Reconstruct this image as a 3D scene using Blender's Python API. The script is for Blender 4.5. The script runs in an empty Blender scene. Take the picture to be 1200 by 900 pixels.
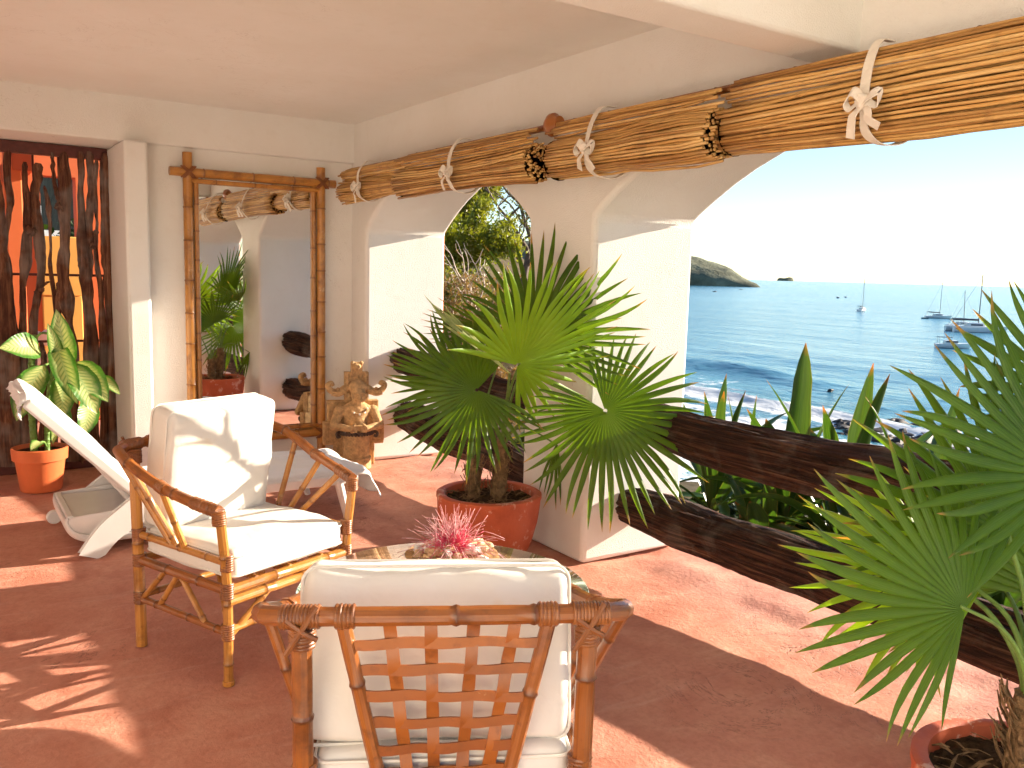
import bpy, math, random
import numpy as np
from mathutils import Vector, Matrix

# ------------------------------------------------------------------ camera, sky, sun, exposure
S = bpy.context.scene
COL = S.collection
rad = math.radians
EYE = np.array([0.0, 0.0, 1.5])
F_PX = 1015.0
_pitch, _roll, _yaw = math.atan(130 / F_PX), rad(1.55), rad(33.6)
FW = np.array([math.sin(_yaw) * math.cos(_pitch), math.cos(_yaw) * math.cos(_pitch), -math.sin(_pitch)])
_rt = np.array([math.cos(_yaw), -math.sin(_yaw), 0.0])
_up = np.cross(_rt, FW)
RT = _rt * math.cos(_roll) + _up * math.sin(_roll)
UP = _up * math.cos(_roll) - _rt * math.sin(_roll)
cam = bpy.data.cameras.new('camera')
cam.sensor_width = 36.0
cam.lens = F_PX / 1200 * 36
cam.clip_start = 0.05
cam.clip_end = 120000
camo = bpy.data.objects.new('camera', cam)
camo.matrix_world = Matrix(((RT[0], UP[0], -FW[0], EYE[0]), (RT[1], UP[1], -FW[1], EYE[1]),
                            (RT[2], UP[2], -FW[2], EYE[2]), (0, 0, 0, 1)))
COL.objects.link(camo)
S.camera = camo

SUN_DIR = np.array([-1.0, 0.15, -0.325])            # direction the light travels
SUN_DIR /= np.linalg.norm(SUN_DIR)
elev = math.asin(-SUN_DIR[2])
azim = math.atan2(-SUN_DIR[0], -SUN_DIR[1])         # clockwise from +Y
W = bpy.data.worlds.new('World')
S.world = W
W.use_nodes = True
wn = W.node_tree
sky = wn.nodes.new('ShaderNodeTexSky')
sky.sky_type = 'NISHITA'
sky.sun_disc = False
sky.sun_elevation = elev
sky.sun_rotation = azim
sky.altitude = 10
sky.air_density = 1.0
sky.dust_density = 0.0
sky.ozone_density = 3.0
wn.nodes['Background'].inputs[1].default_value = 0.072
wn.links.new(sky.outputs[0], wn.nodes['Background'].inputs[0])
sun = bpy.data.lights.new('sun', 'SUN')
sun.energy = 5.0
sun.angle = rad(0.55)
sun.color = (1.0, 0.86, 0.69)
suno = bpy.data.objects.new('sun', sun)
suno.rotation_euler = Vector(SUN_DIR).to_track_quat('-Z', 'Y').to_euler()
suno.location = (12, -2, 8)
COL.objects.link(suno)
S.view_settings.view_transform = 'Standard'
S.view_settings.look = 'None'
S.view_settings.exposure = 1.66
S.view_settings.gamma = 1.0
S.view_settings.use_curve_mapping = False
S.render.engine = 'CYCLES'
S.cycles.use_denoising = True
S.cycles.use_adaptive_sampling = True
S.cycles.adaptive_threshold = 0.03
S.cycles.max_bounces = 8
S.cycles.diffuse_bounces = 4
S.cycles.transmission_bounces = 8
S.cycles.transparent_max_bounces = 12
S.cycles.caustics_refractive = False
S.cycles.sample_clamp_indirect = 8

# ------------------------------------------------------------------ helpers
RNG = np.random.default_rng(7)
random.seed(7)
A = np.array


def unit(v):
    v = np.asarray(v, float)
    return v / (np.linalg.norm(v) + 1e-12)


def _noise_table():
    g = np.random.default_rng(99)
    return g.random((64, 64, 64))


_NT = _noise_table()


def vnoise(x, y=0.0, z=0.0):
    x, y, z = np.broadcast_arrays(np.asarray(x, float), np.asarray(y, float), np.asarray(z, float))
    xi, yi, zi = np.floor(x).astype(int), np.floor(y).astype(int), np.floor(z).astype(int)
    fx, fy, fz = x - xi, y - yi, z - zi
    fx, fy, fz = fx * fx * (3 - 2 * fx), fy * fy * (3 - 2 * fy), fz * fz * (3 - 2 * fz)
    def t(a, b, c): return _NT[a & 63, b & 63, c & 63]
    c00 = t(xi, yi, zi) * (1 - fx) + t(xi + 1, yi, zi) * fx
    c10 = t(xi, yi + 1, zi) * (1 - fx) + t(xi + 1, yi + 1, zi) * fx
    c01 = t(xi, yi, zi + 1) * (1 - fx) + t(xi + 1, yi, zi + 1) * fx
    c11 = t(xi, yi + 1, zi + 1) * (1 - fx) + t(xi + 1, yi + 1, zi + 1) * fx
    return ((c00 * (1 - fy) + c10 * fy) * (1 - fz) + (c01 * (1 - fy) + c11 * fy) * fz) * 2 - 1


def fbm(x, y=0.0, z=0.0, o=4):
    r, a, f = 0, 1.0, 1.0
    for i in range(o):
        r = r + a * vnoise(np.asarray(x) * f + 13.7 * i, np.asarray(y) * f + 5.1 * i, np.asarray(z) * f + 9.3 * i)
        a *= .5
        f *= 2.03
    return r


class MB:
    """Collects vertices and faces of one mesh."""
    def __init__(self):
        self.v, self.f, self.uv, self.w, self.n = [], [], [], [], 0

    def add(self, v, f, uv=None, w=None):
        v = np.asarray(v, float).reshape(-1, 3)
        self.v.append(v)
        n = self.n
        self.f += [tuple(int(i) + n for i in q) for q in f]
        self.uv.append(np.zeros((len(v), 2)) if uv is None else np.asarray(uv, float))
        self.w.append(np.zeros(len(v)) if w is None else np.asarray(w, float))
        self.n += len(v)
        return self

    def box(self, lo, hi):
        (x0, y0, z0), (x1, y1, z1) = lo, hi
        v = [(x0, y0, z0), (x1, y0, z0), (x1, y1, z0), (x0, y1, z0), (x0, y0, z1), (x1, y0, z1), (x1, y1, z1), (x0, y1, z1)]
        return self.add(v, [(0, 3, 2, 1), (4, 5, 6, 7), (0, 1, 5, 4), (1, 2, 6, 5), (2, 3, 7, 6), (3, 0, 4, 7)])

    def tube(self, path, r, n=10, caps=True, flat=1.0, ref=None, rfun=None):
        p = np.asarray(path, float)
        m = len(p)
        r = np.broadcast_to(np.asarray(r, float), (m,))
        t = np.gradient(p, axis=0)
        t /= np.linalg.norm(t, axis=1)[:, None] + 1e-12
        ref = A([0, 0, 1.0]) if ref is None else np.asarray(ref, float)
        if abs(np.dot(t[0], ref)) > .95 * np.linalg.norm(ref):
            ref = A([1.0, 0, 0]) if abs(t[0][0]) < .8 else A([0, 1.0, 0])
        u = unit(np.cross(ref, t[0]))
        us = []
        for i in range(m):
            u = unit(u - t[i] * np.dot(u, t[i]))
            us.append(u)
        us = A(us)
        ws = np.cross(t, us)
        a = np.linspace(0, 2 * math.pi, n, endpoint=False)
        rr = r[:, None] * np.ones(n)[None]
        if rfun is not None:
            rr = rr * rfun(np.arange(m)[:, None] / max(m - 1, 1), a[None])
        v = p[:, None] + rr[..., None] * (np.cos(a)[None, :, None] * us[:, None] + flat * np.sin(a)[None, :, None] * ws[:, None])
        f = [(i * n + j, i * n + (j + 1) % n, (i + 1) * n + (j + 1) % n, (i + 1) * n + j) for i in range(m - 1) for j in range(n)]
        if caps:
            f += [tuple(range(n - 1, -1, -1)), tuple((m - 1) * n + j for j in range(n))]
        d = np.concatenate([[0], np.cumsum(np.linalg.norm(np.diff(p, axis=0), axis=1))])
        uv = np.stack([np.repeat(d, n), np.tile(a / (2 * math.pi), m)], 1)
        return self.add(v.reshape(-1, 3), f, uv)

    def bamboo(self, path, r, n=10, step=.16, seed=0, swell=.12):
        """cane with swollen nodes every `step` metres"""
        p = np.asarray(path, float)
        seg = np.linalg.norm(np.diff(p, axis=0), axis=1)
        d = np.concatenate([[0], np.cumsum(seg)])
        L = d[-1]
        g = np.random.default_rng(seed)
        nodes = []
        x = g.uniform(.2, .9) * step
        while x < L - .02:
            nodes.append(x)
            x += step * g.uniform(.75, 1.25)
        w = min(.0055, step * .1)
        s = sorted(set(list(np.linspace(0, L, max(2, int(L / .06)))) + [q for nd in nodes for q in (nd - 1.6 * w, nd - .5 * w, nd, nd + .5 * w, nd + 1.6 * w)]))
        s = A([q for q in s if 0 <= q <= L])
        pp = np.stack([np.interp(s, d, p[:, k]) for k in range(3)], 1)
        rr = np.ones(len(s)) * r
        for nd in nodes:
            e = np.abs(s - nd) / w
            rr = rr * (1 + swell * np.exp(-(e ** 2)) - .05 * np.exp(-((e - 1.4) ** 2) * 3))
        self.tube(pp, rr, n)
        mk = np.zeros(len(s))
        for nd in nodes: mk = np.maximum(mk, np.exp(-((s - nd) / (w * 1.3)) ** 2))
        self.w[-1] = np.repeat(mk, n)
        return self

    def lathe(self, prof, c=(0, 0, 0), n=40, wob=None):
        prof = np.asarray(prof, float)
        m = len(prof)
        a = np.linspace(0, 2 * math.pi, n, endpoint=False)
        rr = prof[:, 0][:, None] * np.ones(n)[None]
        if wob is not None:
            rr = rr * (1 + wob * vnoise(np.cos(a)[None] * 2 + 7, np.sin(a)[None] * 2, prof[:, 1][:, None] * 6))
        v = np.stack([rr * np.cos(a), rr * np.sin(a), prof[:, 1][:, None] * np.ones(n)[None]], -1) + A(c)
        f = [(i * n + j, i * n + (j + 1) % n, (i + 1) * n + (j + 1) % n, (i + 1) * n + j) for i in range(m - 1) for j in range(n)]
        if prof[0, 0] > 1e-4: f.append(tuple(range(n - 1, -1, -1)))
        if prof[-1, 0] > 1e-4: f.append(tuple((m - 1) * n + j for j in range(n)))
        return self.add(v.reshape(-1, 3), f)

    def ribbon(self, path, width, wdir, thick=.003, uvw=True):
        """flat strip along a path, with thickness"""
        p = np.asarray(path, float)
        m = len(p)
        width = np.broadcast_to(np.asarray(width, float), (m,))
        wd = np.broadcast_to(np.asarray(wdir, float), (m, 3)).copy()
        t = np.gradient(p, axis=0)
        t /= np.linalg.norm(t, axis=1)[:, None] + 1e-12
        wd -= t * np.sum(wd * t, 1)[:, None]
        wd /= np.linalg.norm(wd, axis=1)[:, None] + 1e-12
        nn = np.cross(t, wd) * thick / 2
        h = wd * width[:, None] / 2
        v = np.stack([p - h - nn, p + h - nn, p + h + nn, p - h + nn], 1)
        f = [(i * 4 + j, i * 4 + (j + 1) % 4, (i + 1) * 4 + (j + 1) % 4, (i + 1) * 4 + j) for i in range(m - 1) for j in range(4)]
        f += [(3, 2, 1, 0), tuple((m - 1) * 4 + j for j in range(4))]
        return self.add(v.reshape(-1, 3), f)

    def blob(self, c, r, n=10, m=7, noise=0, seed=0):
        th = np.linspace(0, math.pi, m + 2)[1:-1]
        a = np.linspace(0, 2 * math.pi, n, endpoint=False)
        d = np.stack([np.sin(th)[:, None] * np.cos(a)[None], np.sin(th)[:, None] * np.sin(a)[None], np.cos(th)[:, None] * np.ones(n)[None]], -1).reshape(-1, 3)
        d = np.concatenate([d, [[0, 0, 1], [0, 0, -1]]])
        k = 1 + (noise * vnoise(d[:, 0] * 1.7 + seed, d[:, 1] * 1.7, d[:, 2] * 1.7) if noise else 0)
        v = A(c) + d * np.asarray(r, float) * np.reshape(k, (-1, 1)) if noise else A(c) + d * np.asarray(r, float)
        M = m * n
        f = [(i * n + j, (i + 1) * n + j, (i + 1) * n + (j + 1) % n, i * n + (j + 1) % n) for i in range(m - 1) for j in range(n)]
        f += [(M, j, (j + 1) % n) for j in range(n)] + [(M + 1, (m - 1) * n + (j + 1) % n, (m - 1) * n + j) for j in range(n)]
        return self.add(v, f)

    def xf(self, M):
        M = np.asarray(M, float)
        self.v = [q @ M[:3, :3].T + M[:3, 3] for q in self.v]
        return self

    def build(self, name, mat, parent=None, smooth=True, world=True, kind=None, bevel=0, auto=35):
        v = np.concatenate(self.v)
        if parent is not None and world:
            root = parent
            while root.parent: root = root.parent
            v = v - A(root.location)
        me = bpy.data.meshes.new(name)
        me.from_pydata(v.tolist(), [], self.f)
        uv = np.concatenate(self.uv)
        ul = me.uv_layers.new(name='UVMap')
        idx = np.empty(len(me.loops), dtype=np.int32)
        me.loops.foreach_get('vertex_index', idx)
        ul.data.foreach_set('uv', uv[idx].astype(np.float32).ravel())
        ww = np.concatenate(self.w)
        if ww.any():
            at = me.attributes.new('node', 'FLOAT', 'POINT')
            at.data.foreach_set('value', ww.astype(np.float32))
        me.materials.append(mat)
        if smooth:
            me.polygons.foreach_set('use_smooth', np.ones(len(me.polygons), bool))
            if auto: me.set_sharp_from_angle(angle=rad(auto))
        me.update()
        o = bpy.data.objects.new(name, me)
        COL.objects.link(o)
        if parent is not None: o.parent = parent
        if kind: o['kind'] = kind
        if bevel:
            b = o.modifiers.new('bevel', 'BEVEL')
            b.width = bevel
            b.segments = 3
            b.limit_method = 'ANGLE'
            b.angle_limit = rad(32)
            b.harden_normals = False
        return o


def tag(o, label, cat, group=None):
    o['label'] = label
    o['category'] = cat
    if group: o['group'] = group
    return o


def thing(name, label, cat, loc=(0, 0, 0), rz=0, group=None):
    o = bpy.data.objects.new(name, None)
    COL.objects.link(o)
    o.location = [float(q) for q in loc]
    o.rotation_euler = (0, 0, rz)
    o.empty_display_size = .1
    return tag(o, label, cat, group)


def copy_tree(o, parent=None):
    c = o.copy()
    COL.objects.link(c)
    c.parent = parent
    for ch in list(o.children): copy_tree(ch, c)
    return c


def bez(p0, p1, p2, p3, n=14):
    t = np.linspace(0, 1, n)[:, None]
    p0, p1, p2, p3 = map(lambda q: np.asarray(q, float), (p0, p1, p2, p3))
    return (1 - t) ** 3 * p0 + 3 * (1 - t) ** 2 * t * p1 + 3 * (1 - t) * t * t * p2 + t ** 3 * p3


def smooth_path(pts, n=40):
    """Catmull-Rom through the points"""
    p = np.asarray(pts, float)
    p = np.concatenate([[2 * p[0] - p[1]], p, [2 * p[-1] - p[-2]]])
    out = []
    k = len(p) - 3
    for i in range(k):
        t = np.linspace(0, 1, max(3, n // k), endpoint=(i == k - 1))[:, None]
        a, b, c, d = p[i:i + 4]
        out.append(.5 * (2 * b + (c - a) * t + (2 * a - 5 * b + 4 * c - d) * t ** 2 + (3 * b - a - 3 * c + d) * t ** 3))
    return np.concatenate(out)


# ------------------------------------------------------------------ materials
class NT:
    def __init__(self, name):
        self.m = bpy.data.materials.new(name)
        self.m.use_nodes = True
        self.t = self.m.node_tree
        self.b = self.t.nodes['Principled BSDF']
        self.out = self.t.nodes['Material Output']

    def n(self, typ, **k):
        nd = self.t.nodes.new('ShaderNode' + typ)
        for a, b in k.items(): setattr(nd, a, b)
        return nd

    def l(self, a, b): self.t.links.new(a, b)

    def set(self, **k):
        for a, b in k.items():
            s = self.b.inputs[a.replace('_', ' ')]
            if isinstance(b, (int, float, tuple)): s.default_value = (*b, 1) if isinstance(b, tuple) and len(b) == 3 else b
            else: self.l(b, s)
        return self

    def coord(self, kind='Object', scale=(1, 1, 1), rot=(0, 0, 0)):
        c = self.n('TexCoord')
        m = self.n('Mapping')
        m.inputs['Scale'].default_value = scale
        m.inputs['Rotation'].default_value = rot
        self.l(c.outputs[kind], m.inputs[0])
        return m.outputs[0]

    def noise(self, vec, scale, detail=4, rough=.55, dist=0):
        nd = self.n('TexNoise')
        if vec is not None: self.l(vec, nd.inputs['Vector'])
        nd.inputs['Scale'].default_value = scale
        nd.inputs['Detail'].default_value = detail
        nd.inputs['Roughness'].default_value = rough
        nd.inputs['Distortion'].default_value = dist
        return nd.outputs[0]

    def voro(self, vec, scale, feature='F1'):
        nd = self.n('TexVoronoi', feature=feature)
        if vec is not None: self.l(vec, nd.inputs['Vector'])
        nd.inputs['Scale'].default_value = scale
        return nd.outputs['Distance']

    def ramp(self, fac, *stops):
        r = self.n('ValToRGB')
        e = r.color_ramp.elements
        while len(e) < len(stops): e.new(.5)
        for q, (p, c) in zip(e, stops):
            q.position = p
            q.color = (*c, 1) if isinstance(c, tuple) else (c, c, c, 1)
        self.l(fac, r.inputs[0])
        return r.outputs[0]

    def mix(self, fac, a, b, mode='MIX'):
        m = self.n('Mix', data_type='RGBA', blend_type=mode)
        for s, q in ((0, fac), (6, a), (7, b)):
            if isinstance(q, (int, float)): m.inputs[s].default_value = q
            elif isinstance(q, tuple): m.inputs[s].default_value = (*q, 1)
            else: self.l(q, m.inputs[s])
        return m.outputs[2]

    def math(self, op, a, b=0.0, c=None):
        m = self.n('Math', operation=op)
        for i, q in enumerate((a, b) if c is None else (a, b, c)):
            if isinstance(q, (int, float)): m.inputs[i].default_value = q
            else: self.l(q, m.inputs[i])
        return m.outputs[0]

    def bump(self, h, strength=.4, dist=.01, prev=None):
        b = self.n('Bump')
        b.inputs['Strength'].default_value = strength
        b.inputs['Distance'].default_value = dist
        self.l(h, b.inputs['Height'])
        if prev is not None: self.l(prev, b.inputs['Normal'])
        self.l(b.outputs[0], self.b.inputs['Normal'])
        return b.outputs[0]


def m_plaster(name, col, rough_amt=.5, stain=True):
    k = NT(name)
    c = k.coord()
    a = k.noise(c, 1.3, 5, .6)
    b = k.noise(c, 14, 4, .6)
    base = k.mix(k.ramp(a, (.35, 0.0), (.75, 1.0)), col, tuple(q * f for q, f in zip(col, (.94, .92, .89))))
    base = k.mix(k.math('MULTIPLY', k.ramp(b, (.55, 0.0), (.8, 1.0)), .25), base, tuple(q * f for q, f in zip(col, (.86, .82, .76))))
    if stain:   # hairline cracks and old patches of repair
        cr = k.noise(c, 2.2, 5, .7, 1.2)
        cm = k.ramp(k.math('ABSOLUTE', k.math('SUBTRACT', cr, .5)), (0.0, 1.0), (.004, 0.0))
        gate = k.ramp(k.noise(c, .9, 2), (.56, 0.0), (.62, 1.0))
        base = k.mix(k.math('MULTIPLY', k.math('MULTIPLY', cm, gate), .35), base, (.35, .27, .2))
    k.set(Base_Color=base, Roughness=.85, Specular_IOR_Level=.25)
    h = k.math('ADD', k.math('MULTIPLY', k.noise(c, 150, 3, .7), .8), k.math('MULTIPLY', k.noise(c, 9, 2, .5), .5))
    k.bump(h, rough_amt, .012)
    return k.m


def m_floor():
    k = NT('painted_cement')
    c = k.coord()
    big = k.noise(c, .9, 6, .62, .6)
    mid = k.noise(c, 4.5, 6, .65, .3)
    fine = k.noise(c, 40, 5, .7)
    base = k.mix(k.ramp(big, (.32, 0.0), (.7, 1.0)), (.55, .215, .14), (.68, .32, .22))
    base = k.mix(k.math('MULTIPLY', k.ramp(mid, (.48, 0.0), (.66, 1.0)), .7), base, (.70, .36, .25))
    base = k.mix(k.math('MULTIPLY', k.ramp(mid, (.30, 1.0), (.46, 0.0)), .6), base, (.45, .135, .075))
    base = k.mix(k.math('MULTIPLY', k.ramp(fine, (.35, 1.0), (.55, 0.0)), .22), base, (.33, .09, .05))
    # drips and damp spots
    sp = k.voro(k.coord(scale=(1, 1.2, 1)), 2.1)
    spm = k.math('MULTIPLY', k.ramp(sp, (.09, 1.0), (.12, 0.0)), k.ramp(k.noise(c, 1.1, 1), (.5, 0.0), (.55, 1.0)))
    base = k.mix(k.math('MULTIPLY', spm, .5), base, (.36, .09, .05))
    # worn pale trowel sweeps
    sw = k.noise(k.coord(scale=(1.2, 7, 1), rot=(0, 0, .5)), 2.0, 5, .6, .8)
    base = k.mix(k.math('MULTIPLY', k.ramp(sw, (.56, 0.0), (.75, 1.0)), .4), base, (.74, .45, .34))
    cr = k.noise(c, 1.7, 6, .72, 1.6)
    crack = k.ramp(k.math('ABSOLUTE', k.math('SUBTRACT', cr, .5)), (0.0, 1.0), (.008, 0.0))
    gate = k.ramp(k.noise(c, .8, 2), (.5, 0.0), (.6, 1.0))
    crack = k.math('MULTIPLY', crack, gate)
    base = k.mix(k.math('MULTIPLY', crack, .65), base, (.2, .06, .03))
    k.set(Base_Color=base, Roughness=k.ramp(mid, (.3, .55), (.7, .8)), Specular_IOR_Level=.35)
    h = k.math('ADD', k.math('MULTIPLY', k.noise(c, 55, 3, .7), .6), k.math('MULTIPLY', mid, 1.5))
    h = k.math('SUBTRACT', h, k.math('MULTIPLY', crack, .8))
    k.bump(h, .55, .010)
    return k.m


def m_bamboo(name='bamboo', a=(.50, .20, .035), b=(.66, .34, .085), dark=(.16, .045, .012), rough=.32):
    k = NT(name)
    uv = k.n('UVMap').outputs[0]
    sep = k.n('SeparateXYZ')
    k.l(uv, sep.inputs[0])
    c = k.coord()
    oi = k.n('ObjectInfo').outputs['Random']
    g1 = k.noise(c, 9, 5, .6)
    cm = k.n('CombineXYZ')
    k.l(k.math('MULTIPLY', sep.outputs[0], 3.0), cm.inputs[0])
    k.l(k.math('MULTIPLY', sep.outputs[1], 34.0), cm.inputs[1])
    k.l(k.math('MULTIPLY', oi, 40.0), cm.inputs[2])
    st = k.noise(cm.outputs[0], 1.0, 5, .65)
    base = k.mix(k.ramp(st, (.3, 0.0), (.7, 1.0)), a, b)
    base = k.mix(k.math('MULTIPLY', k.ramp(g1, (.52, 0.0), (.72, 1.0)), .75), base, dark)
    base = k.mix(k.math('MULTIPLY', k.ramp(k.noise(c, 26, 4), (.6, 0.0), (.7, 1.0)), .45), base, dark)
    base = k.mix(k.math('MULTIPLY', k.ramp(k.noise(c, 5, 6, .75), (.62, 0.0), (.66, 1.0)), .5), base, (.74, .52, .27))
    base = k.mix(k.math('MULTIPLY', oi, .4), base, tuple(q * .66 for q in a))
    nm = k.n('Attribute', attribute_name='node').outputs['Fac']
    base = k.mix(k.math('MULTIPLY', nm, .72), base, tuple(q * .8 for q in dark))
    blot = k.ramp(k.noise(k.coord(scale=(1, 1, 1)), 2.6, 5, .7), (.55, 0.0), (.68, 1.0))
    base = k.mix(k.math('MULTIPLY', blot, .45), base, dark)
    k.set(Base_Color=base, Roughness=rough, Specular_IOR_Level=.5, Coat_Weight=.25, Coat_Roughness=.25)
    k.bump(k.math('ADD', st, k.math('MULTIPLY', g1, .6)), .25, .003)
    return k.m


def m_cloth(name, col, weave=900, wr=.55, sheen=.1, wrinkle=6):
    k = NT(name)
    c = k.coord()
    d = k.noise(c, 3.0, 4, .6)
    base = k.mix(k.ramp(d, (.4, 0.0), (.75, 1.0)), col, tuple(q * f for q, f in zip(col, (.95, .92, .86))))
    base = k.mix(k.math('MULTIPLY', k.ramp(k.noise(c, 7, 3), (.66, 0.0), (.76, 1.0)), .3), base, (.66, .47, .25))
    k.set(Base_Color=base, Roughness=.62, Specular_IOR_Level=.3, Sheen_Weight=sheen)
    h = k.math('ADD', k.math('MULTIPLY', k.noise(c, wrinkle, 4, .5, .6), 1.0), k.math('MULTIPLY', k.noise(c, weave, 1), .04))
    k.bump(h, wr, .012)
    return k.m


def m_simple(name, col, rough=.6, var=.25, scale=8, bump=.2, metal=0, spec=.4, dist=.01):
    k = NT(name)
    c = k.coord()
    n1 = k.noise(c, scale, 5, .62)
    base = k.mix(k.ramp(n1, (.3, 0.0), (.72, 1.0)), tuple(q * (1 - var) for q in col), tuple(min(1, q * (1 + var)) for q in col))
    k.set(Base_Color=base, Roughness=rough, Metallic=metal, Specular_IOR_Level=spec)
    if bump: k.bump(k.math('ADD', n1, k.math('MULTIPLY', k.noise(c, scale * 7, 4), .4)), bump, dist)
    return k.m


def leafy(k, base, trans=.45, rough=.4, tint=(1.5, 1.6, .55), spec=.45):
    """principled + translucent, for thin leaves"""
    k.set(Base_Color=base, Roughness=rough, Specular_IOR_Level=spec)
    tr = k.n('BsdfTranslucent')
    k.l(k.mix(1.0, base, tint, 'MULTIPLY'), tr.inputs[0])
    mx = k.n('MixShader')
    mx.inputs[0].default_value = trans
    k.l(k.b.outputs[0], mx.inputs[1])
    k.l(tr.outputs[0], mx.inputs[2])
    k.l(mx.outputs[0], k.out.inputs[0])


def m_palm(name='palm_leaf', a=(.028, .080, .004), b=(.075, .155, .008), tip=(.40, .22, .07)):
    k = NT(name)
    sep = k.n('SeparateXYZ')
    k.l(k.n('UVMap').outputs[0], sep.inputs[0])
    c = k.coord()
    oi = k.n('ObjectInfo').outputs['Random']
    base = k.mix(k.ramp(k.noise(c, 7, 3), (.3, 0.0), (.7, 1.0)), a, b)
    base = k.mix(k.math('MULTIPLY', oi, .5), base, tuple(q * 1.5 for q in b))
    wv = k.math('SINE', k.math('MULTIPLY', sep.outputs[1], 44.0))
    base = k.mix(k.ramp(wv, (.2, 0.0), (1.0, .22)), base, (.16, .26, .05))
    tipm = k.ramp(k.math('ADD', sep.outputs[0], k.math('MULTIPLY', k.math('SUBTRACT', k.noise(c, 11, 2), .5), .34)), (.92, 0.0), (1.0, 1.0))
    base = k.mix(k.math('MULTIPLY', tipm, .9), base, tip)
    leafy(k, base, .36, .36, (2.6, 2.2, .5), .4)
    k.bump(wv, .25, .003)
    return k.m


def m_leaf(name, a, b, trans=.4, scale=30, tint=(1.5, 1.5, .6)):
    k = NT(name)
    c = k.coord()
    base = k.mix(k.ramp(k.noise(c, scale, 2), (.3, 0.0), (.7, 1.0)), a, b)
    leafy(k, base, trans, .5, tint)
    return k.m


def m_strap():
    k = NT('strap_leaf')
    sep = k.n('SeparateXYZ')
    k.l(k.n('UVMap').outputs[0], sep.inputs[0])
    c = k.coord()
    st = k.n('CombineXYZ')
    k.l(k.math('MULTIPLY', sep.outputs[0], 2.0), st.inputs[0])
    k.l(k.math('MULTIPLY', sep.outputs[1], 22.0), st.inputs[1])
    s = k.noise(st.outputs[0], 1.0, 4, .6)
    base = k.mix(k.ramp(s, (.3, 0.0), (.7, 1.0)), (.016, .058, .012), (.062, .130, .020))
    edge = k.ramp(k.math('ABSOLUTE', k.math('SUBTRACT', sep.outputs[1], .5)), (.44, 0.0), (.5, 1.0))
    base = k.mix(k.math('MULTIPLY', edge, .3), base, (.30, .26, .06))
    tip = k.ramp(k.math('ADD', sep.outputs[0], k.math('MULTIPLY', k.math('SUBTRACT', k.noise(c, 9, 2), .5), .10)), (.93, 0.0), (1.0, 1.0))
    base = k.mix(k.math('MULTIPLY', tip, .9), base, (.40, .13, .04))
    leafy(k, base, .35, .3, (1.6, 1.5, .5), .6)
    k.bump(s, .2, .003)
    return k.m


def m_dumb_cane():
    """cream-veined leaf: green margin, pale centre, dark side veins"""
    k = NT('variegated_leaf')
    sep = k.n('SeparateXYZ')
    k.l(k.n('UVMap').outputs[0], sep.inputs[0])
    c = k.coord()
    ac = k.math('MULTIPLY', k.math('ABSOLUTE', k.math('SUBTRACT', sep.outputs[1], .5)), 2.0)
    n = k.noise(c, 34, 4, .7)
    pale = k.ramp(k.math('ADD', ac, k.math('MULTIPLY', k.math('SUBTRACT', n, .5), .55)), (.40, 1.0), (.80, 0.0))
    vein = k.math('SINE', k.math('MULTIPLY', k.math('SUBTRACT', sep.outputs[0], k.math('MULTIPLY', ac, .17)), 88.0))
    vm = k.ramp(vein, (.1, 0.0), (.75, 1.0))
    g = k.mix(k.ramp(n, (.35, 0.0), (.65, 1.0)), (.045, .15, .018), (.10, .27, .035))
    base = k.mix(pale, g, (.58, .63, .27))
    base = k.mix(k.math('MULTIPLY', vm, k.math('MULTIPLY', pale, .7)), base, (.16, .34, .06))
    mid = k.ramp(ac, (.03, 1.0), (.07, 0.0))
    base = k.mix(mid, base, (.45, .56, .24))
    leafy(k, base, .38, .36, (1.25, 1.3, .6))
    k.bump(vein, .12, .003)
    return k.m


def m_bark_log():
    k = NT('weathered_log')
    sep = k.n('SeparateXYZ')
    k.l(k.n('UVMap').outputs[0], sep.inputs[0])
    cm = k.n('CombineXYZ')
    k.l(k.math('MULTIPLY', sep.outputs[0], 2.2), cm.inputs[0])
    k.l(k.math('MULTIPLY', sep.outputs[1], 46.0), cm.inputs[1])
    s = k.noise(cm.outputs[0], 1.0, 7, .7, .5)
    c = k.coord()
    base = k.ramp(s, (.32, (.006, .003, .002)), (.47, (.036, .015, .009)), (.58, (.11, .046, .024)), (.74, (.30, .18, .105)))
    base = k.mix(k.math('MULTIPLY', k.ramp(k.noise(c, 3, 4), (.5, 0.0), (.7, 1.0)), .5), base, (.035, .014, .010))
    gm = k.ramp(k.noise(c, 4.5, 5, .65, .5), (.50, 0.0), (.66, 1.0))
    base = k.mix(k.math('MULTIPLY', gm, .5), base, k.mix(s, (.02, .017, .015), (.30, .25, .21)))
    kn = k.ramp(k.voro(k.coord(scale=(1.6, 1, 1.6)), 3.2), (.03, 1.0), (.09, 0.0))
    base = k.mix(k.math('MULTIPLY', kn, .8), base, (.008, .004, .003))
    k.set(Base_Color=base, Roughness=.8, Specular_IOR_Level=.25)
    k.bump(k.math('SUBTRACT', s, k.math('MULTIPLY', kn, .6)), 1.0, .025)
    return k.m


def m_driftwood():
    k = NT('driftwood')
    sep = k.n('SeparateXYZ')
    k.l(k.n('UVMap').outputs[0], sep.inputs[0])
    c = k.coord()
    s = k.noise(k.coord(scale=(30, 30, 2.2)), 1.0, 6, .7, .4)
    base = k.ramp(s, (.28, (.018, .007, .005)), (.46, (.085, .030, .016)), (.60, (.20, .085, .045)), (.78, (.36, .23, .16)))
    gr = k.ramp(k.noise(c, 3.5, 3), (.48, 0.0), (.62, 1.0))
    base = k.mix(k.math('MULTIPLY', gr, .55), base, k.mix(s, (.08, .06, .055), (.42, .36, .32)))
    k.set(Base_Color=base, Roughness=.8, Specular_IOR_Level=.25)
    k.bump(s, .8, .012)
    return k.m


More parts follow.
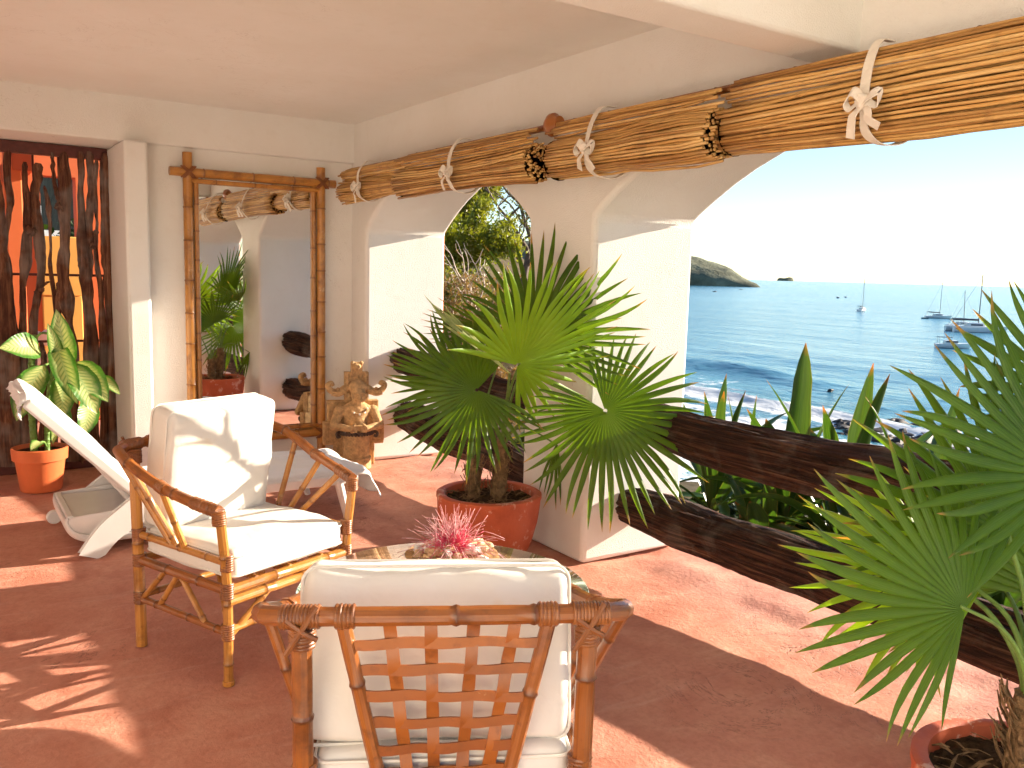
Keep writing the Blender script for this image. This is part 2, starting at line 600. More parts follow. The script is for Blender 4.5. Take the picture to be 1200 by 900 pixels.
def m_reed():
    k = NT('reed')
    sep = k.n('SeparateXYZ')
    k.l(k.n('UVMap').outputs[0], sep.inputs[0])
    c = k.coord()
    n1 = k.noise(k.coord(scale=(60, 3, 60)), 1.0, 4, .6)
    base = k.ramp(n1, (.25, (.42, .20, .05)), (.5, (.62, .34, .10)), (.75, (.74, .47, .17)))
    base = k.mix(k.math('MULTIPLY', k.ramp(k.noise(c, 12, 4), (.55, 0.0), (.7, 1.0)), .5), base, (.20, .075, .018))
    rv = k.n('Attribute', attribute_name='node').outputs['Fac']
    base = k.mix(k.ramp(rv, (0.0, .0), (.45, .0), (1.0, .8)), base, (.24, .095, .022))
    base = k.mix(k.ramp(rv, (0.0, .55), (.3, .0), (1.0, .0)), base, (.80, .56, .25))
    k.set(Base_Color=base, Roughness=.5, Specular_IOR_Level=.4)
    k.bump(n1, .3, .003)
    return k.m


def m_sea():
    k = NT('sea_water')
    c = k.coord('Object')
    at = k.n('Attribute', attribute_name='foam')
    f = at.outputs['Fac']
    n1 = k.noise(k.coord('Object', scale=(1, 1, 1)), .35, 8, .72, .6)
    fo = k.math('ADD', f, k.math('MULTIPLY', k.math('SUBTRACT', n1, .5), 2.2))
    fm = k.ramp(fo, (.42, 0.0), (.62, 1.0))
    fm = k.math('MULTIPLY', fm, k.ramp(f, (.03, 0.0), (.15, 1.0)))
    big = k.noise(k.coord('Object', scale=(.004, .011, 1), rot=(0, 0, -.9)), 1.0, 4, .6)
    base = k.mix(k.ramp(big, (.35, 0.0), (.7, 1.0)), (.045, .205, .305), (.085, .270, .370))
    shal = k.ramp(k.n('Attribute', attribute_name='shallow').outputs['Fac'], (0.0, 0.0), (1.0, 1.0))
    base = k.mix(k.math('MULTIPLY', shal, .55), base, (.07, .23, .26))
    base = k.mix(fm, base, (.74, .77, .78))
    k.set(Base_Color=base, Roughness=k.mix(fm, (.16, .16, .16), (.8, .8, .8)), Specular_IOR_Level=.5)
    k.b.inputs['IOR'].default_value = 1.33
    wv = k.noise(k.coord('Object', scale=(.55, .28, .4), rot=(0, 0, -.9)), 1.0, 6, .62, .3)
    wb = k.noise(k.coord('Object', scale=(.05, .02, .05), rot=(0, 0, -.9)), 1.0, 4, .6, .3)
    n0 = k.bump(k.math('MULTIPLY', wb, 1.0), .7, 2.6)
    k.bump(wv, .9, .42, n0)
    return k.m


MT = dict(
    wall=m_plaster('white_plaster', (.88, .85, .80), .55),
    stucco=m_plaster('rough_white_stucco', (.88, .86, .82), .62, False),
    ceil=m_plaster('ceiling_plaster', (.88, .86, .81), .4),
    redwall=m_plaster('terracotta_wall_paint', (.52, .13, .055), .4, False),
    orange=m_plaster('orange_wall_paint', (.72, .19, .065), .3, False),
    yellow=m_plaster('yellow_wall_paint', (.82, .46, .11), .3, False),
    floor=m_floor(),
    bamboo=m_bamboo('bamboo_cane', (.25, .068, .010), (.40, .135, .022), (.06, .016, .006)),
    bamboo_pale=m_bamboo('pale_bamboo', (.44, .165, .026), (.62, .30, .065), (.15, .045, .012)),
    slat=m_bamboo('cane_slat', (.27, .068, .009), (.40, .125, .018), (.08, .02, .006)),
    binding=m_bamboo('cane_binding', (.22, .066, .014), (.36, .13, .03), (.08, .02, .008), .4),
    cushion=m_cloth('cushion_cover', (.76, .735, .685)),
    piping=m_cloth('cushion_piping', (.80, .76, .69), 900, .1),
    towel=m_cloth('towel_cloth', (.86, .85, .84), 220, .5, .4, 5),
    tie=m_cloth('cotton_tie', (.80, .72, .61), 300, .6, .2, 30),
    plastic=m_simple('white_resin', (.84, .82, .79), .35, .04, 5, .05, 0, .5),
    terra=m_simple('terracotta_paint', (.56, .105, .035), .62, .22, 7, .35),
    terra2=m_simple('orange_plastic_pot', (.66, .16, .05), .5, .1, 6, .1),
    soil=m_simple('dry_soil', (.085, .05, .025), .95, .6, 40, 1.0, 0, .1, .02),
    fibre=m_simple('palm_fibre', (.26, .155, .075), .9, .6, 35, .8, 0, .2, .02),
    stem=m_simple('green_stem', (.14, .24, .05), .5, .35, 25, .2),
    palm=m_palm(),  # leaf colour darkened as the copy for fronds in shade
    palm_sunlit=m_palm('sunlit_palm_leaf', (.13, .29, .012), (.22, .40, .024)),  # brighter copy for sunlit fronds, the sun put into the leaf colour
    spear=m_leaf('folded_palm_leaf', (.26, .34, .10), (.42, .46, .20), .4, 20),
    strap=m_strap(),
    dumb=m_dumb_cane(),
    log=m_bark_log(),
    drift=m_driftwood(),
    reed=m_reed(),
    reedend=m_simple('reed_cut_ends', (.10, .045, .018), .9, .6, 60, .6),
    iron=m_simple('red_iron', (.10, .022, .014), .5, .3, 20, .2),
    clay=m_simple('fired_clay', (.58, .36, .17), .9, .38, 30, 1.0, 0, .25, .012),
    claydark=m_simple('dark_clay_beads', (.085, .055, .04), .7, .4, 30, .5),
    shell=m_simple('shell_pieces', (.70, .46, .26), .4, .45, 40, .5),
    pink=m_leaf('pink_stamen', (.85, .07, .20), (.90, .20, .32), .3, 60, (1.1, .8, .9)),
    palepink=m_leaf('pale_stamen_tip', (.88, .42, .46), (.90, .66, .64), .3, 60, (1, 1, 1)),
    hill=m_simple('headland_scrub', (.15, .155, .105), .95, .45, .03, .7, 0, .1, 6),
    rock=m_simple('sea_rock', (.05, .04, .035), .7, .5, 2, .6),
    bounce_paving=m_simple('pale_bounce_paving', (.72, .68, .61), .8, .12, 3, .3),  # kept pale for the light thrown back by the added slab
    earth=m_simple('slope_earth', (.085, .065, .035), .95, .5, 1.5, .6, 0, .1, .05),
    trunk=m_simple('pale_bark', (.52, .44, .36), .85, .4, 12, .5),
    twig=m_simple('grey_twig', (.13, .095, .07), .85, .4, 12, .3),
    hull=m_simple('white_hull', (.80, .80, .78), .3, .04, 2, 0, 0, .5),
    darkhull=m_simple('dark_hull_trim', (.03, .04, .07), .4, .3, 2, 0),
    mast=m_simple('mast_metal', (.14, .13, .13), .4, .2, 2, 0),
)
k = NT('worn_terracotta'); c = k.coord(); n1 = k.noise(c, 7, 5, .62)
base = k.mix(k.ramp(n1, (.3, 0.0), (.72, 1.0)), (.46, .085, .030), (.64, .135, .048))
base = k.mix(k.ramp(k.noise(c, 11, 6, .75), (.56, 0.0), (.62, .8)), base, (.72, .42, .30))
base = k.mix(k.math('MULTIPLY', k.ramp(k.noise(c, 3.5, 5, .7), (.52, 0.0), (.7, 1.0)), .5), base, (.36, .07, .03))
k.set(Base_Color=base, Roughness=.6); k.bump(k.math('ADD', n1, k.math('MULTIPLY', k.noise(c, 45, 3), .4)), .35, .01); MT['terra'] = k.m
k = NT('mirror_silver'); k.set(Base_Color=(.90, .92, .91), Metallic=1.0, Roughness=.015); MT['mirror'] = k.m
k = NT('table_glass'); k.set(Base_Color=(.70, .90, .80), Roughness=.01, Transmission_Weight=1.0, IOR=1.5); MT['glass'] = k.m
MT['leafA'] = m_leaf('yellow_green_foliage', (.13, .165, .014), (.28, .275, .03), .4, 1.5)
MT['leafB'] = m_leaf('olive_foliage', (.11, .125, .02), (.22, .20, .04), .35, 1.5)
MT['leafC'] = m_leaf('dry_brown_foliage', (.17, .095, .045), (.30, .19, .09), .3, 1.5)
MT['leafD'] = m_leaf('dark_green_foliage', (.025, .055, .010), (.06, .10, .018), .35, 1.5)


# ------------------------------------------------------------------ the terrace: floor, ceiling, walls
WALL_X0, WALL_X1 = 2.74, 3.43


def at_y(px, py, Y):
    """point of the plane y = Y that the photograph shows at a pixel (used to read off sizes)"""
    d = FW + RT * (px - 600) / F_PX - UP * (py - 450) / F_PX
    return EYE + d * (Y / d[1])


def at_x(px, py, X):
    d = FW + RT * (px - 600) / F_PX - UP * (py - 450) / F_PX
    return EYE + d * (X / d[0])


def at_d(px, py, depth):
    return EYE + depth * (FW + RT * (px - 600) / F_PX - UP * (py - 450) / F_PX)


def floor_sheet():
    xs = np.concatenate([np.linspace(-6, -.6, 12), np.linspace(-.5, 3.5, 100)])
    ys = np.concatenate([np.linspace(.3, .45, 2), np.linspace(.5, 7, 160), np.linspace(7.2, 11, 8)])
    X, Y = np.meshgrid(xs, ys, indexing='ij')
    Z = .004 * fbm(X * 1.6, Y * 1.6, 3.3, 3) - .004
    edge = np.clip((X - 2.65) / .5, 0, 1)
    Z = Z + edge * (.014 * fbm(X * 5, Y * 5, 1.1, 4))
    n, m = X.shape
    v = np.stack([X, Y, Z], -1).reshape(-1, 3)
    f = [(i * m + j, (i + 1) * m + j, (i + 1) * m + j + 1, i * m + j + 1) for i in range(n - 1) for j in range(m - 1)]
    b = MB().add(v, f)
    b.box((-6, .3, -.5), (3.495, 11, -.06))
    o = b.build('terrace_floor', MT['floor'], kind='structure')
    return o


floor_sheet()
MB().box((-6, -9, -.5), (3.495, .295, -.006)).build('bounce_terrace', MT['bounce_paving'], kind='structure', smooth=False)  # unseen pale slab added behind the camera for white bounce light
MB().box((-6, .1, 2.6), (3.7, 7.2, 2.9)).build('ceiling', MT['ceil'], kind='structure', smooth=False)

ARCH = [(0, 0), (.05, .045), (.15, .115), (.26, .185), (.38, .25), (.55, .325), (.8, .395), (1.1, .44)]


def arch_wall():
    prof = [(7.0, 0.0)]
    for ya, yb in ((6.18, 4.0), (3.42, 1.0)):
        prof.append((ya, 0.0))
        h = (ya - yb) / 2
        pts = [(d * h / 1.1, 1.79 + z) for d, z in ARCH]
        prof += [(ya - d, z) for d, z in pts]
        prof += [(yb + d, z) for d, z in pts[-2::-1]]
        prof.append((yb, 0.0))
    prof += [(.45, 0.0), (.45, 2.7), (7.0, 2.7)]
    n = len(prof)
    v = [(WALL_X0, y, z) for y, z in prof] + [(WALL_X1, y, z) for y, z in prof]
    f = [tuple(range(n)), tuple(range(2 * n - 1, n - 1, -1))] + [(i, n + i, n + (i + 1) % n, (i + 1) % n) for i in range(n)]
    o = MB().add(v, f).build('arch_wall', MT['wall'], smooth=True, bevel=.028, auto=32)
    me = o.data
    me.materials.append(MT['redwall'])
    me.materials.append(MT['stucco'])
    import bmesh
    bm = bmesh.new()
    bm.from_mesh(me)
    bmesh.ops.recalc_face_normals(bm, faces=bm.faces)
    bm.to_mesh(me)
    bm.free()
    for p in me.polygons:
        if p.normal.x > .9: p.material_index = 1
        elif abs(p.normal.x) < .1 and p.center.z < 2.5: p.material_index = 2
    return tag(o, 'thick white plaster wall with pointed arches open to the sea', 'wall')


arch_wall()
tag(MB().box((1.21, 6.45, 0), (2.80, 7.0, 2.32)).build('back_wall', MT['wall'], smooth=False),
    'smooth white wall that the bamboo mirror leans on', 'wall')
tag(MB().box((1.062, 6.26, 0), (1.212, 7.02, 2.303)).build('pilaster', MT['stucco'], bevel=.022),
    'rough white pilaster between driftwood screen and mirror', 'pillar')
tag(MB().box((-6, 6.41, 2.305), (2.76, 7.04, 2.7)).build('ceiling_beam', MT['wall'], bevel=.012),
    'white ceiling beam above the mirror and driftwood screen', 'beam')
tag(MB().box((-6, 1.98, 2.30), (2.76, 2.19, 2.7)).build('ceiling_beam', MT['ceil'], bevel=.015),
    'plastered ceiling beam nearest the camera, meeting the wall above the bamboo blinds', 'beam')
tag(MB().box((-1.9, -9, 0), (-1.7, 6.41, 2.66)).build('bounce_wall', MT['wall'], smooth=False),  # added out of view to throw sunlight back into the room
    'added white wall, unseen left of the camera, that bounces sunlight into the room', 'wall')
tag(MB().box((-6.0, 6.46, 0), (-1.3, 7.0, 2.30)).build('back_wall', MT['wall'], smooth=False),
    'white wall left of the driftwood screen', 'wall')


# ------------------------------------------------------------------ courtyard behind the driftwood screen
def courtyard():
    Y = 10.0
    a, b = at_y(46, 205, Y), at_y(91, 278, Y)
    x0, x1, zt, zb = a[0], b[0], a[2], b[2]
    r = thing('orange_wall', 'orange painted wall with a window opening, seen through the driftwood screen', 'wall', (0.5, Y, 0))
    MB().box((-3, Y, 0), (x0, Y + .25, 2.7)).box((x1, Y, 0), (2.4, Y + .25, 2.7)).box((x0, Y, zt), (x1, Y + .25, 2.7)).build('wall_face', MT['orange'], r, smooth=False)
    MB().box((x0 - .02, Y - .04, zb - .6), (x1 + .02, Y + .22, zb)).box((x0 - .02, Y - .03, 0), (x1 + .02, Y + .2, zb - .6)).build('parapet', MT['yellow'], r, bevel=.01)
    p = at_y(20, 300, 8.6)
    tag(MB().box((p[0] - .07, 8.6, 0), (p[0] + .06, 8.75, 2.42)).build('orange_post', MT['orange'], bevel=.01),
        'orange post behind the left side of the driftwood screen', 'pillar')
    p = at_y(112, 300, 9.0)
    tag(MB().box((p[0] - .10, 9.0, 0), (p[0] + .22, 9.2, 2.42)).build('orange_post', MT['orange'], bevel=.01),
        'orange post behind the right side of the driftwood screen', 'pillar')
    c, e = at_y(14, 196, 8.6), at_y(90, 172, 10)
    tag(MB().box((c[0], 8.58, 2.25), (c[0] + .16, 10.0, 2.42)).build('orange_beam', MT['redwall'], bevel=.01),
        'dark orange beam under the pale courtyard ceiling', 'beam')
    tag(MB().box((-3, 7.2, 2.45), (1.5, 8.5, 2.59)).build('courtyard_ceiling', MT['ceil'], smooth=False),
        'pale courtyard ceiling seen above the driftwood', 'ceiling')
    q = at_y(38, 375, 9.2)
    sw = thing('stone_wall', 'low whitewashed stone wall behind the potted dumb cane', 'stone wall', (q[0], 9.2, 0))
    for i in range(5):
        for j in range(3):
            MB().blob((q[0] - .25 + .2 * j + .05 * (i % 2), 9.2, .09 + .17 * i), (.105, .1, .085), 9, 6, .4, i * 3 + j).build('stone', MT['stucco'], sw)
    tag(MB().box((x0 - 1.0, 14.6, -.5), (x1 + .1, 14.9, zb + .55)).box((x1 + .1, 14.62, -.5), (x1 + 2, 14.88, zb + .2)).build('window_whitening_wall', MT['wall'], smooth=False), 'added white wall that whitens the view through the courtyard window opening', 'wall')  # added so the window looks whiter than the dark sky behind
    return (x0 + x1) / 2, zb


CY = courtyard()


# ------------------------------------------------------------------ outside: slope, sea, headland, trees
SEA = -11.0


def view_dir(az):      # horizontal unit vector, az clockwise from +Y in degrees
    return A([math.sin(rad(az)), math.cos(rad(az))])


NS = view_dir(57)      # seaward normal of the shoreline
SHORE = 62.0


def ground_h(x, y):
    s = x * NS[0] + y * NS[1]
    along = -x * NS[1] + y * NS[0]                 # + towards the wooded hillside
    out = np.clip(x - 3.4, 0, None)
    base = -.45 - np.clip(out, 0, 8) * .30 - np.clip(s - 9, 0, None) * .19
    base = np.maximum(base, SEA - 1.5)
    hill = np.clip((along - .31 * s) * 2.0, 0, None)
    hz = -.9 + .38 * np.clip(hill, 0, 90) - np.clip(s - 30, 0, None) * .33
    w = np.clip((along - .31 * s) / 1.2, 0, 1) * np.clip((x - 5) / 4, 0, 1)
    z = base * (1 - w) + np.maximum(hz, base) * w
    return z + .35 * fbm(x * .22, y * .22, 2.2, 4) * np.clip(out / 4, 0, 1)


def terrain():
    xs = np.concatenate([np.linspace(3.45, 12, 40), np.linspace(12.6, 75, 90)])
    ys = np.linspace(-60, 110, 190)
    X, Y = np.meshgrid(xs, ys, indexing='ij')
    Z = ground_h(X, Y)
    n, m = X.shape
    f = [(i * m + j, (i + 1) * m + j, (i + 1) * m + j + 1, i * m + j + 1) for i in range(n - 1) for j in range(m - 1)]
    MB().add(np.stack([X, Y, Z], -1).reshape(-1, 3), f).build('hillside_terrain', MT['earth'], kind='structure', auto=0)


terrain()


def sea():
    az = np.concatenate([np.arange(-60, 36, 4.0), np.arange(36, 70, .16), np.arange(70, 150, 4.0)])
    r = np.concatenate([np.arange(46, 150, .55), np.geomspace(150, 60000, 90)])
    AZ, R = np.meshgrid(np.radians(az), r, indexing='ij')
    X, Y = R * np.sin(AZ), R * np.cos(AZ)
    s = X * NS[0] + Y * NS[1]
    t = -X * NS[1] + Y * NS[0]
    wob = 5.5 * fbm(t * .035, 1.7, 0, 3)
    s2 = s + wob - t * .74
    near = np.clip((170 - s2) / 60, 0, 1)
    Z = np.full(X.shape, SEA)
    Z += near * (.55 * np.exp(-((s2 - 87) / 2.2) ** 2) * (.7 + .5 * vnoise(t * .06, 3)) + .8 * np.exp(-((s2 - 113) / 4.5) ** 2) * (.6 + .6 * vnoise(t * .05, 8)) + .45 * np.exp(-((s2 - 138) / 5) ** 2))
    Z += near * .12 * fbm(X * .25, Y * .25, 0, 3)
    foam = np.exp(-((s2 - 84.5) / 2.6) ** 2) * (.95 + .5 * vnoise(t * .08, 5.5))
    foam += .68 * np.clip((83 - s2) / 8, 0, 1) * (.85 + .45 * fbm(X * .12, Y * .12, 4.4, 3))
    foam += .28 * np.exp(-((s2 - 95) / 7) ** 2) * (.8 + .6 * vnoise(t * .1, 7))
    foam = np.clip(foam, 0, 1)
    shallow = np.clip((150 - s2) / 80, 0, 1)
    n, m = X.shape
    f = [(i * m + j, i * m + j + 1, (i + 1) * m + j + 1, (i + 1) * m + j) for i in range(n - 1) for j in range(m - 1)]
    o = MB().add(np.stack([X, Y, Z], -1).reshape(-1, 3), f).build('sea', m_sea(), kind='structure', auto=0)
    for nm, arr in (('foam', foam), ('shallow', shallow)):
        a = o.data.attributes.new(nm, 'FLOAT', 'POINT')
        a.data.foreach_set('value', arr.astype(np.float32).ravel())


sea()


def sea_point(px, py):
    d = FW + RT * (px - 600) / F_PX - UP * (py - 450) / F_PX
    return EYE + d * ((SEA - EYE[2]) / d[2])


def headland():
    c = sea_point(790, 333.2)
    dist = np.linalg.norm(c[:2] - EYE[:2])
    ax = unit(c[:2])
    side = A([ax[1], -ax[0]])                          # to the right as seen from the terrace
    u = np.linspace(-420, 150, 120)
    w = np.linspace(-140, 260, 70)
    U, Wd = np.meshgrid(u, w, indexing='ij')
    prof = np.interp(u, [-420, -200, -60, 0, 45, 90, 118, 135, 142, 150], [80, 70, 65, 59, 50, 36, 18, 7, 3, -8])
    cross = np.clip(1 - ((Wd - 30) / 165) ** 2, -.25, 1)
    Z = prof[:, None] * np.sign(cross) * np.abs(cross) ** .55 + 3.0 * fbm(U * .03, Wd * .03, 1, 5) * (prof[:, None] > 6)
    P = c[None, None, :2] + U[..., None] * side + Wd[..., None] * ax
    n, m = U.shape
    f = [(i * m + j, (i + 1) * m + j, (i + 1) * m + j + 1, i * m + j + 1) for i in range(n - 1) for j in range(m - 1)]
    v = np.concatenate([P, (Z + SEA - 1)[..., None]], -1).reshape(-1, 3)
    MB().add(v, f).build('headland', MT['hill'], kind='structure', auto=0)
    # islet and outlying rocks
    for k, (px, py, sc) in enumerate(((921, 329.3, (1.0, 1.0)),)):
        q = sea_point(px, py)
        D = np.linalg.norm(q[:2])
        r = 13 * D / F_PX
        b = MB().blob((q[0], q[1], SEA - .1 * r), (r, r * .7, r * .36), 24, 14, .5, 5)
        b.build('islet', MT['hill'], kind='structure')
    for k, (px, py, w) in enumerate(((872, 333.6, 5), (868, 339.5, 4), (838, 342, 5))):
        q = sea_point(px, py)
        r = w / 2 * np.linalg.norm(q[:2]) / F_PX
        o = MB().blob((q[0], q[1], SEA), (r, r, r * .4), 12, 7, .5, k * 3).build('sea_rock', MT['rock'])
        tag(o, ('dark rock just off the tip of the headland', 'small dark rock below the headland tip', 'dark speck of rock close to the pier edge')[k], 'rock')


headland()


def shore_rocks():
    b = MB()
    g = np.random.default_rng(3)
    for i in range(150):
        px, py = g.uniform(985, 1125), 0
        py = 494 + (px - 1030) * .10 + abs(g.normal(0, 13))
        q = sea_point(px, py)
        r = g.uniform(.18, .6) * (1.5 if g.random() < .12 else 1)
        b.blob((q[0], q[1], SEA + .03), (r * 1.4, r, r * .55), 8, 5, .6, i)
    for px, py in ((973, 459),):
        q = sea_point(px, py)
        b.blob((q[0], q[1], SEA + .1), (.45, .35, .2), 9, 5, .6, px)
    tag(b.build('shore_rocks', MT['rock'], kind='stuff'), 'wet dark rocks scattered in the surf', 'rocks')


shore_rocks()


# boats ------------------------------------------------------------
def hull_mesh(L, Bm, h, n=18):
    """closed yacht hull along +x (bow at +x)"""
    xs = np.linspace(-L / 2, L / 2, n)
    t = (xs + L / 2) / L
    bw = Bm / 2 * np.clip(1 - np.clip((t - .45) / .55, 0, 1) ** 2.2, .03, 1) * (.82 + .18 * np.clip(t / .3, 0, 1))
    sheer = h * (.85 + .35 * t ** 2)
    sec = [(-1, 1.0), (-.96, .55), (-.7, .12), (0, -.15), (.7, .12), (.96, .55), (1, 1.0)]
    v = [(x + (.06 * L * (z - .1) if q > .8 else 0), y * w, z * s) for x, w, s, q in zip(xs, bw, sheer, t) for y, z in sec]
    m = len(sec)
    f = [(i * m + j, (i + 1) * m + j, (i + 1) * m + j + 1, i * m + j + 1) for i in range(n - 1) for j in range(m - 1)]
    f += [(i * m + m - 1, (i + 1) * m + m - 1, (i + 1) * m, i * m) for i in range(n - 1)]
    f += [tuple(range(m)), tuple((n - 1) * m + j for j in range(m - 1, -1, -1))]
    return A(v), f


def sailboat(px, py, L, mast_h, rz, label, lean=0.0, bimini=True, twin=False):
    q = sea_point(px, py)
    r = thing('sailboat', label, 'sailboat', (q[0], q[1], SEA), rz, 'sailboats moored in the bay')
    v, f = hull_mesh(L, L * .3, L * .115)
    if twin:
        h = MB()
        for s in (-1, 1): h.add(v * A([1, .42, 1.0]) + A([0, s * L * .2, 0]), f)
        h.box((-L * .42, -L * .2, L * .07), (L * .2, L * .2, L * .12))
    else:
        h = MB().add(v, f)
    h.build('hull', MT['hull'], r, world=False)
    cb = MB().box((-L * .18, -L * .09, L * .1), (L * .17, L * .09, L * .185))
    cb.build('cabin', MT['hull'], r, world=False, bevel=L * .02)
    for s in (-1, 1): MB().box((-L * .12, s * L * .092 - .01, L * .13), (L * .11, s * L * .092 + .01, L * .16)).build('cabin_window', MT['darkhull'], r, world=False, smooth=False)
    if bimini:
        MB().box((-L * .42, -L * .11, L * .25), (-L * .22, L * .11, L * .27)).build('sun_awning', MT['darkhull'], r, world=False, smooth=False)
        for x, y in ((-.4, -.1), (-.24, .1), (-.4, .1), (-.24, -.1)): MB().tube([(x * L, y * L, L * .1), (x * L, y * L, L * .255)], .03, 5).build('awning_post', MT['mast'], r, world=False)
    mr = L * .011
    MB().tube([(L * .06, 0, L * .1), (L * .06 + lean * mast_h, 0, mast_h)], [mr, mr * .7], 8).build('mast', MT['mast'], r, world=False)
    MB().tube([(L * .06, 0, L * .24), (-L * .34, 0, L * .25)], mr * 1.8, 8).build('boom', MT['darkhull'], r, world=False)
    for e in ((L * .52, 0, L * .14), (-L * .48, 0, L * .12)): MB().tube([e, (L * .06 + lean * mast_h, 0, mast_h * .98)], L * .0028, 4).build('stay', MT['mast'], r, world=False)
    return r


sailboat(1010, 365, 9.2, 14.0, rad(20), 'small white sailboat farthest out in the bay, alone')
sailboat(1099, 373, 9.0, 13.2, rad(-42), 'white sailboat with one thin mast, just left of the twin-masted pair')
sailboat(1142, 389, 13.5, 15.5, rad(-38), 'large white catamaran with the tallest mast in the bay', twin=True)
sailboat(1127, 384, 9.5, 11.0, rad(-20), 'sailboat with a shorter mast half hidden behind the catamaran', lean=-.05)


def motorboat(px, py, L, rz, label):
    q = sea_point(px, py)
    r = thing('motorboat', label, 'motorboat', (q[0], q[1], SEA), rz)
    v, f = hull_mesh(L, L * .34, L * .15)
    MB().add(v, f).build('hull', MT['hull'], r, world=False)
    MB().box((-L * .25, -L * .12, L * .13), (L * .12, L * .12, L * .24)).build('cabin', MT['hull'], r, world=False, bevel=.05)
    MB().box((-L * .22, -L * .123, L * .18), (L * .125, L * .123, L * .225)).build('cabin_window', MT['darkhull'], r, world=False, smooth=False)
    MB().box((-L * .45, -L * .14, L * .33), (-L * .05, L * .14, L * .345)).build('sun_awning', MT['darkhull'], r, world=False, smooth=False)
    for s in (-1, 1): MB().tube([(-L * .42, s * L * .12, L * .12), (-L * .42, s * L * .12, L * .335)], .03, 5).build('awning_post', MT['mast'], r, world=False)
    MB().tube([(0, 0, L * .24), (0, 0, L * .62)], .035, 5).build('antenna', MT['hull'], r, world=False)
    return r


motorboat(1116, 408, 6.4, rad(-45), 'white motor cruiser with dark awning, nearest of the moored boats')


def dinghy(px, py, L, rz, label):
    q = sea_point(px, py)
    v, f = hull_mesh(L, L * .4, L * .16, 12)
    r = thing('dinghy', label, 'dinghy', (q[0], q[1], SEA), rz)
    MB().add(v, f).build('hull', MT['darkhull'], r, world=False)
    MB().box((-.3 * L, -.15 * L, L * .12), (.1 * L, .15 * L, L * .19)).build('thwart', MT['hull'], r, world=False)


dinghy(982, 349.3, 5.5, rad(30), 'tiny dark boat left of the farthest sailboat')
dinghy(991, 348.6, 4.5, rad(30), 'tiniest dark boat just left of the farthest sailboat')
dinghy(1084, 373.4, 2.6, rad(-40), 'small dark dinghy beside the single-masted sailboat')


# trees on the hillside --------------------------------------------
def tree(loc, height, spread, label, leaf, n_leaf, seed, leaf_size=.10, bark='twig', bare=0.0, fork=5, name='hillside_tree', group='trees on the hillside'):
    g = np.random.default_rng(seed)
    loc = A([loc[0], loc[1], float(ground_h(A(loc[0]), A(loc[1]))) - .1])
    r = thing(name, label, 'tree' if 'tree' in name else 'bush', loc, 0, group)
    tb = MB()
    tips = []

    def grow(p, d, L, rad_, lev):
        n = 5
        pts = [p]
        for i in range(n):
            d = unit(d + g.normal(0, .13, 3) + A([0, 0, .05]))
            pts.append(pts[-1] + d * L / n)
        tb.tube(pts, np.linspace(rad_, rad_ * .62, n + 1), 7 if lev < 2 else 4, caps=lev == 0)
        if lev >= 2:
            for q in pts[1:]: tips.append((q, lev))
        if lev < 4:
            kids = fork if lev == 0 else g.integers(2, 4)
            for c in range(kids):
                q = pts[-1] if c < 2 else pts[g.integers(2, n)]
                a = g.uniform(0, 2 * math.pi)
                side = A([math.cos(a), math.sin(a), g.uniform(-.1, .6)])
                nd = unit(d * .75 + side * spread)
                grow(q, nd, L * g.uniform(.62, .82), rad_ * .58, lev + 1)

    grow(A([0, 0, 0.0]), unit(A([g.normal(0, .12), g.normal(0, .12), 1])), height * .34, height * .022, 0)
    tb.build('trunk', MT[bark], r, world=False, auto=0)
    tp = A([t[0] for t in tips])
    keep = n_leaf
    idx = g.integers(0, len(tp), keep)
    cen = tp[idx] + g.normal(0, height * .035, (keep, 3))
    if bare:
        dens = vnoise(cen[:, 0] * .7 + seed, cen[:, 1] * .7, cen[:, 2] * .7)
        cen = cen[dens > bare]
    m = len(cen)
    if m:
        a1 = g.normal(0, 1, (m, 3)); a1 /= np.linalg.norm(a1, axis=1)[:, None]
        a2 = g.normal(0, 1, (m, 3)); a2 -= a1 * np.sum(a1 * a2, 1)[:, None]; a2 /= np.linalg.norm(a2, axis=1)[:, None]
        s = leaf_size * g.uniform(.6, 1.3, (m, 1))
        v = np.stack([cen - a1 * s, cen + a2 * s * .45, cen + a1 * s, cen - a2 * s * .45], 1).reshape(-1, 3)
        f = np.arange(4 * m).reshape(m, 4)
        MB().add(v, f.tolist()).build('crown', MT[leaf], r, world=False, smooth=False)
    return r


def azp(az, d):
    v = view_dir(az)
    return v * d


def hill_tree(az, d, top, *a_, **k_):
    q = azp(az, d)
    return tree(q, top - float(ground_h(A(q[0]), A(q[1]))), *a_, **k_)


hill_tree(29.0, 17.0, 3.3, .65, 'yellow-green leafy tree in the left half of the far arch', 'leafA', 24000, 11, .042, bare=-.30)
hill_tree(30.2, 24.0, 4.6, .7, 'taller yellow-green tree rising to the top of the far arch', 'leafA', 24000, 12, .045, bare=-.25)
hill_tree(33.7, 21.0, 5.2, .95, 'nearly bare tree with thin branches against the sky in the far arch', 'leafB', 1500, 13, .05, bare=.05, fork=6)
hill_tree(33.3, 16.0, 1.5, .9, 'bright green bushy tree low in the right of the far arch', 'leafA', 20000, 14, .035)
hill_tree(30.0, 13.0, 2.1, .7, 'dry brown scrub tree with pale twisted stems in the far arch', 'leafC', 7000, 15, .028, bark='trunk', bare=-.05, fork=6)
hill_tree(28.4, 14.5, 2.4, .8, 'dry scrub tree at the left edge of the far arch', 'leafB', 12000, 16, .032, bark='trunk', bare=-.1)
hill_tree(32.3, 12.0, .8, 1.0, 'brown bush at the foot of the far arch', 'leafC', 9000, 17, .028, name='hillside_shrub')
hill_tree(29.4, 30.0, 5.0, .8, 'olive tree at the back of the far arch', 'leafB', 20000, 18, .07)
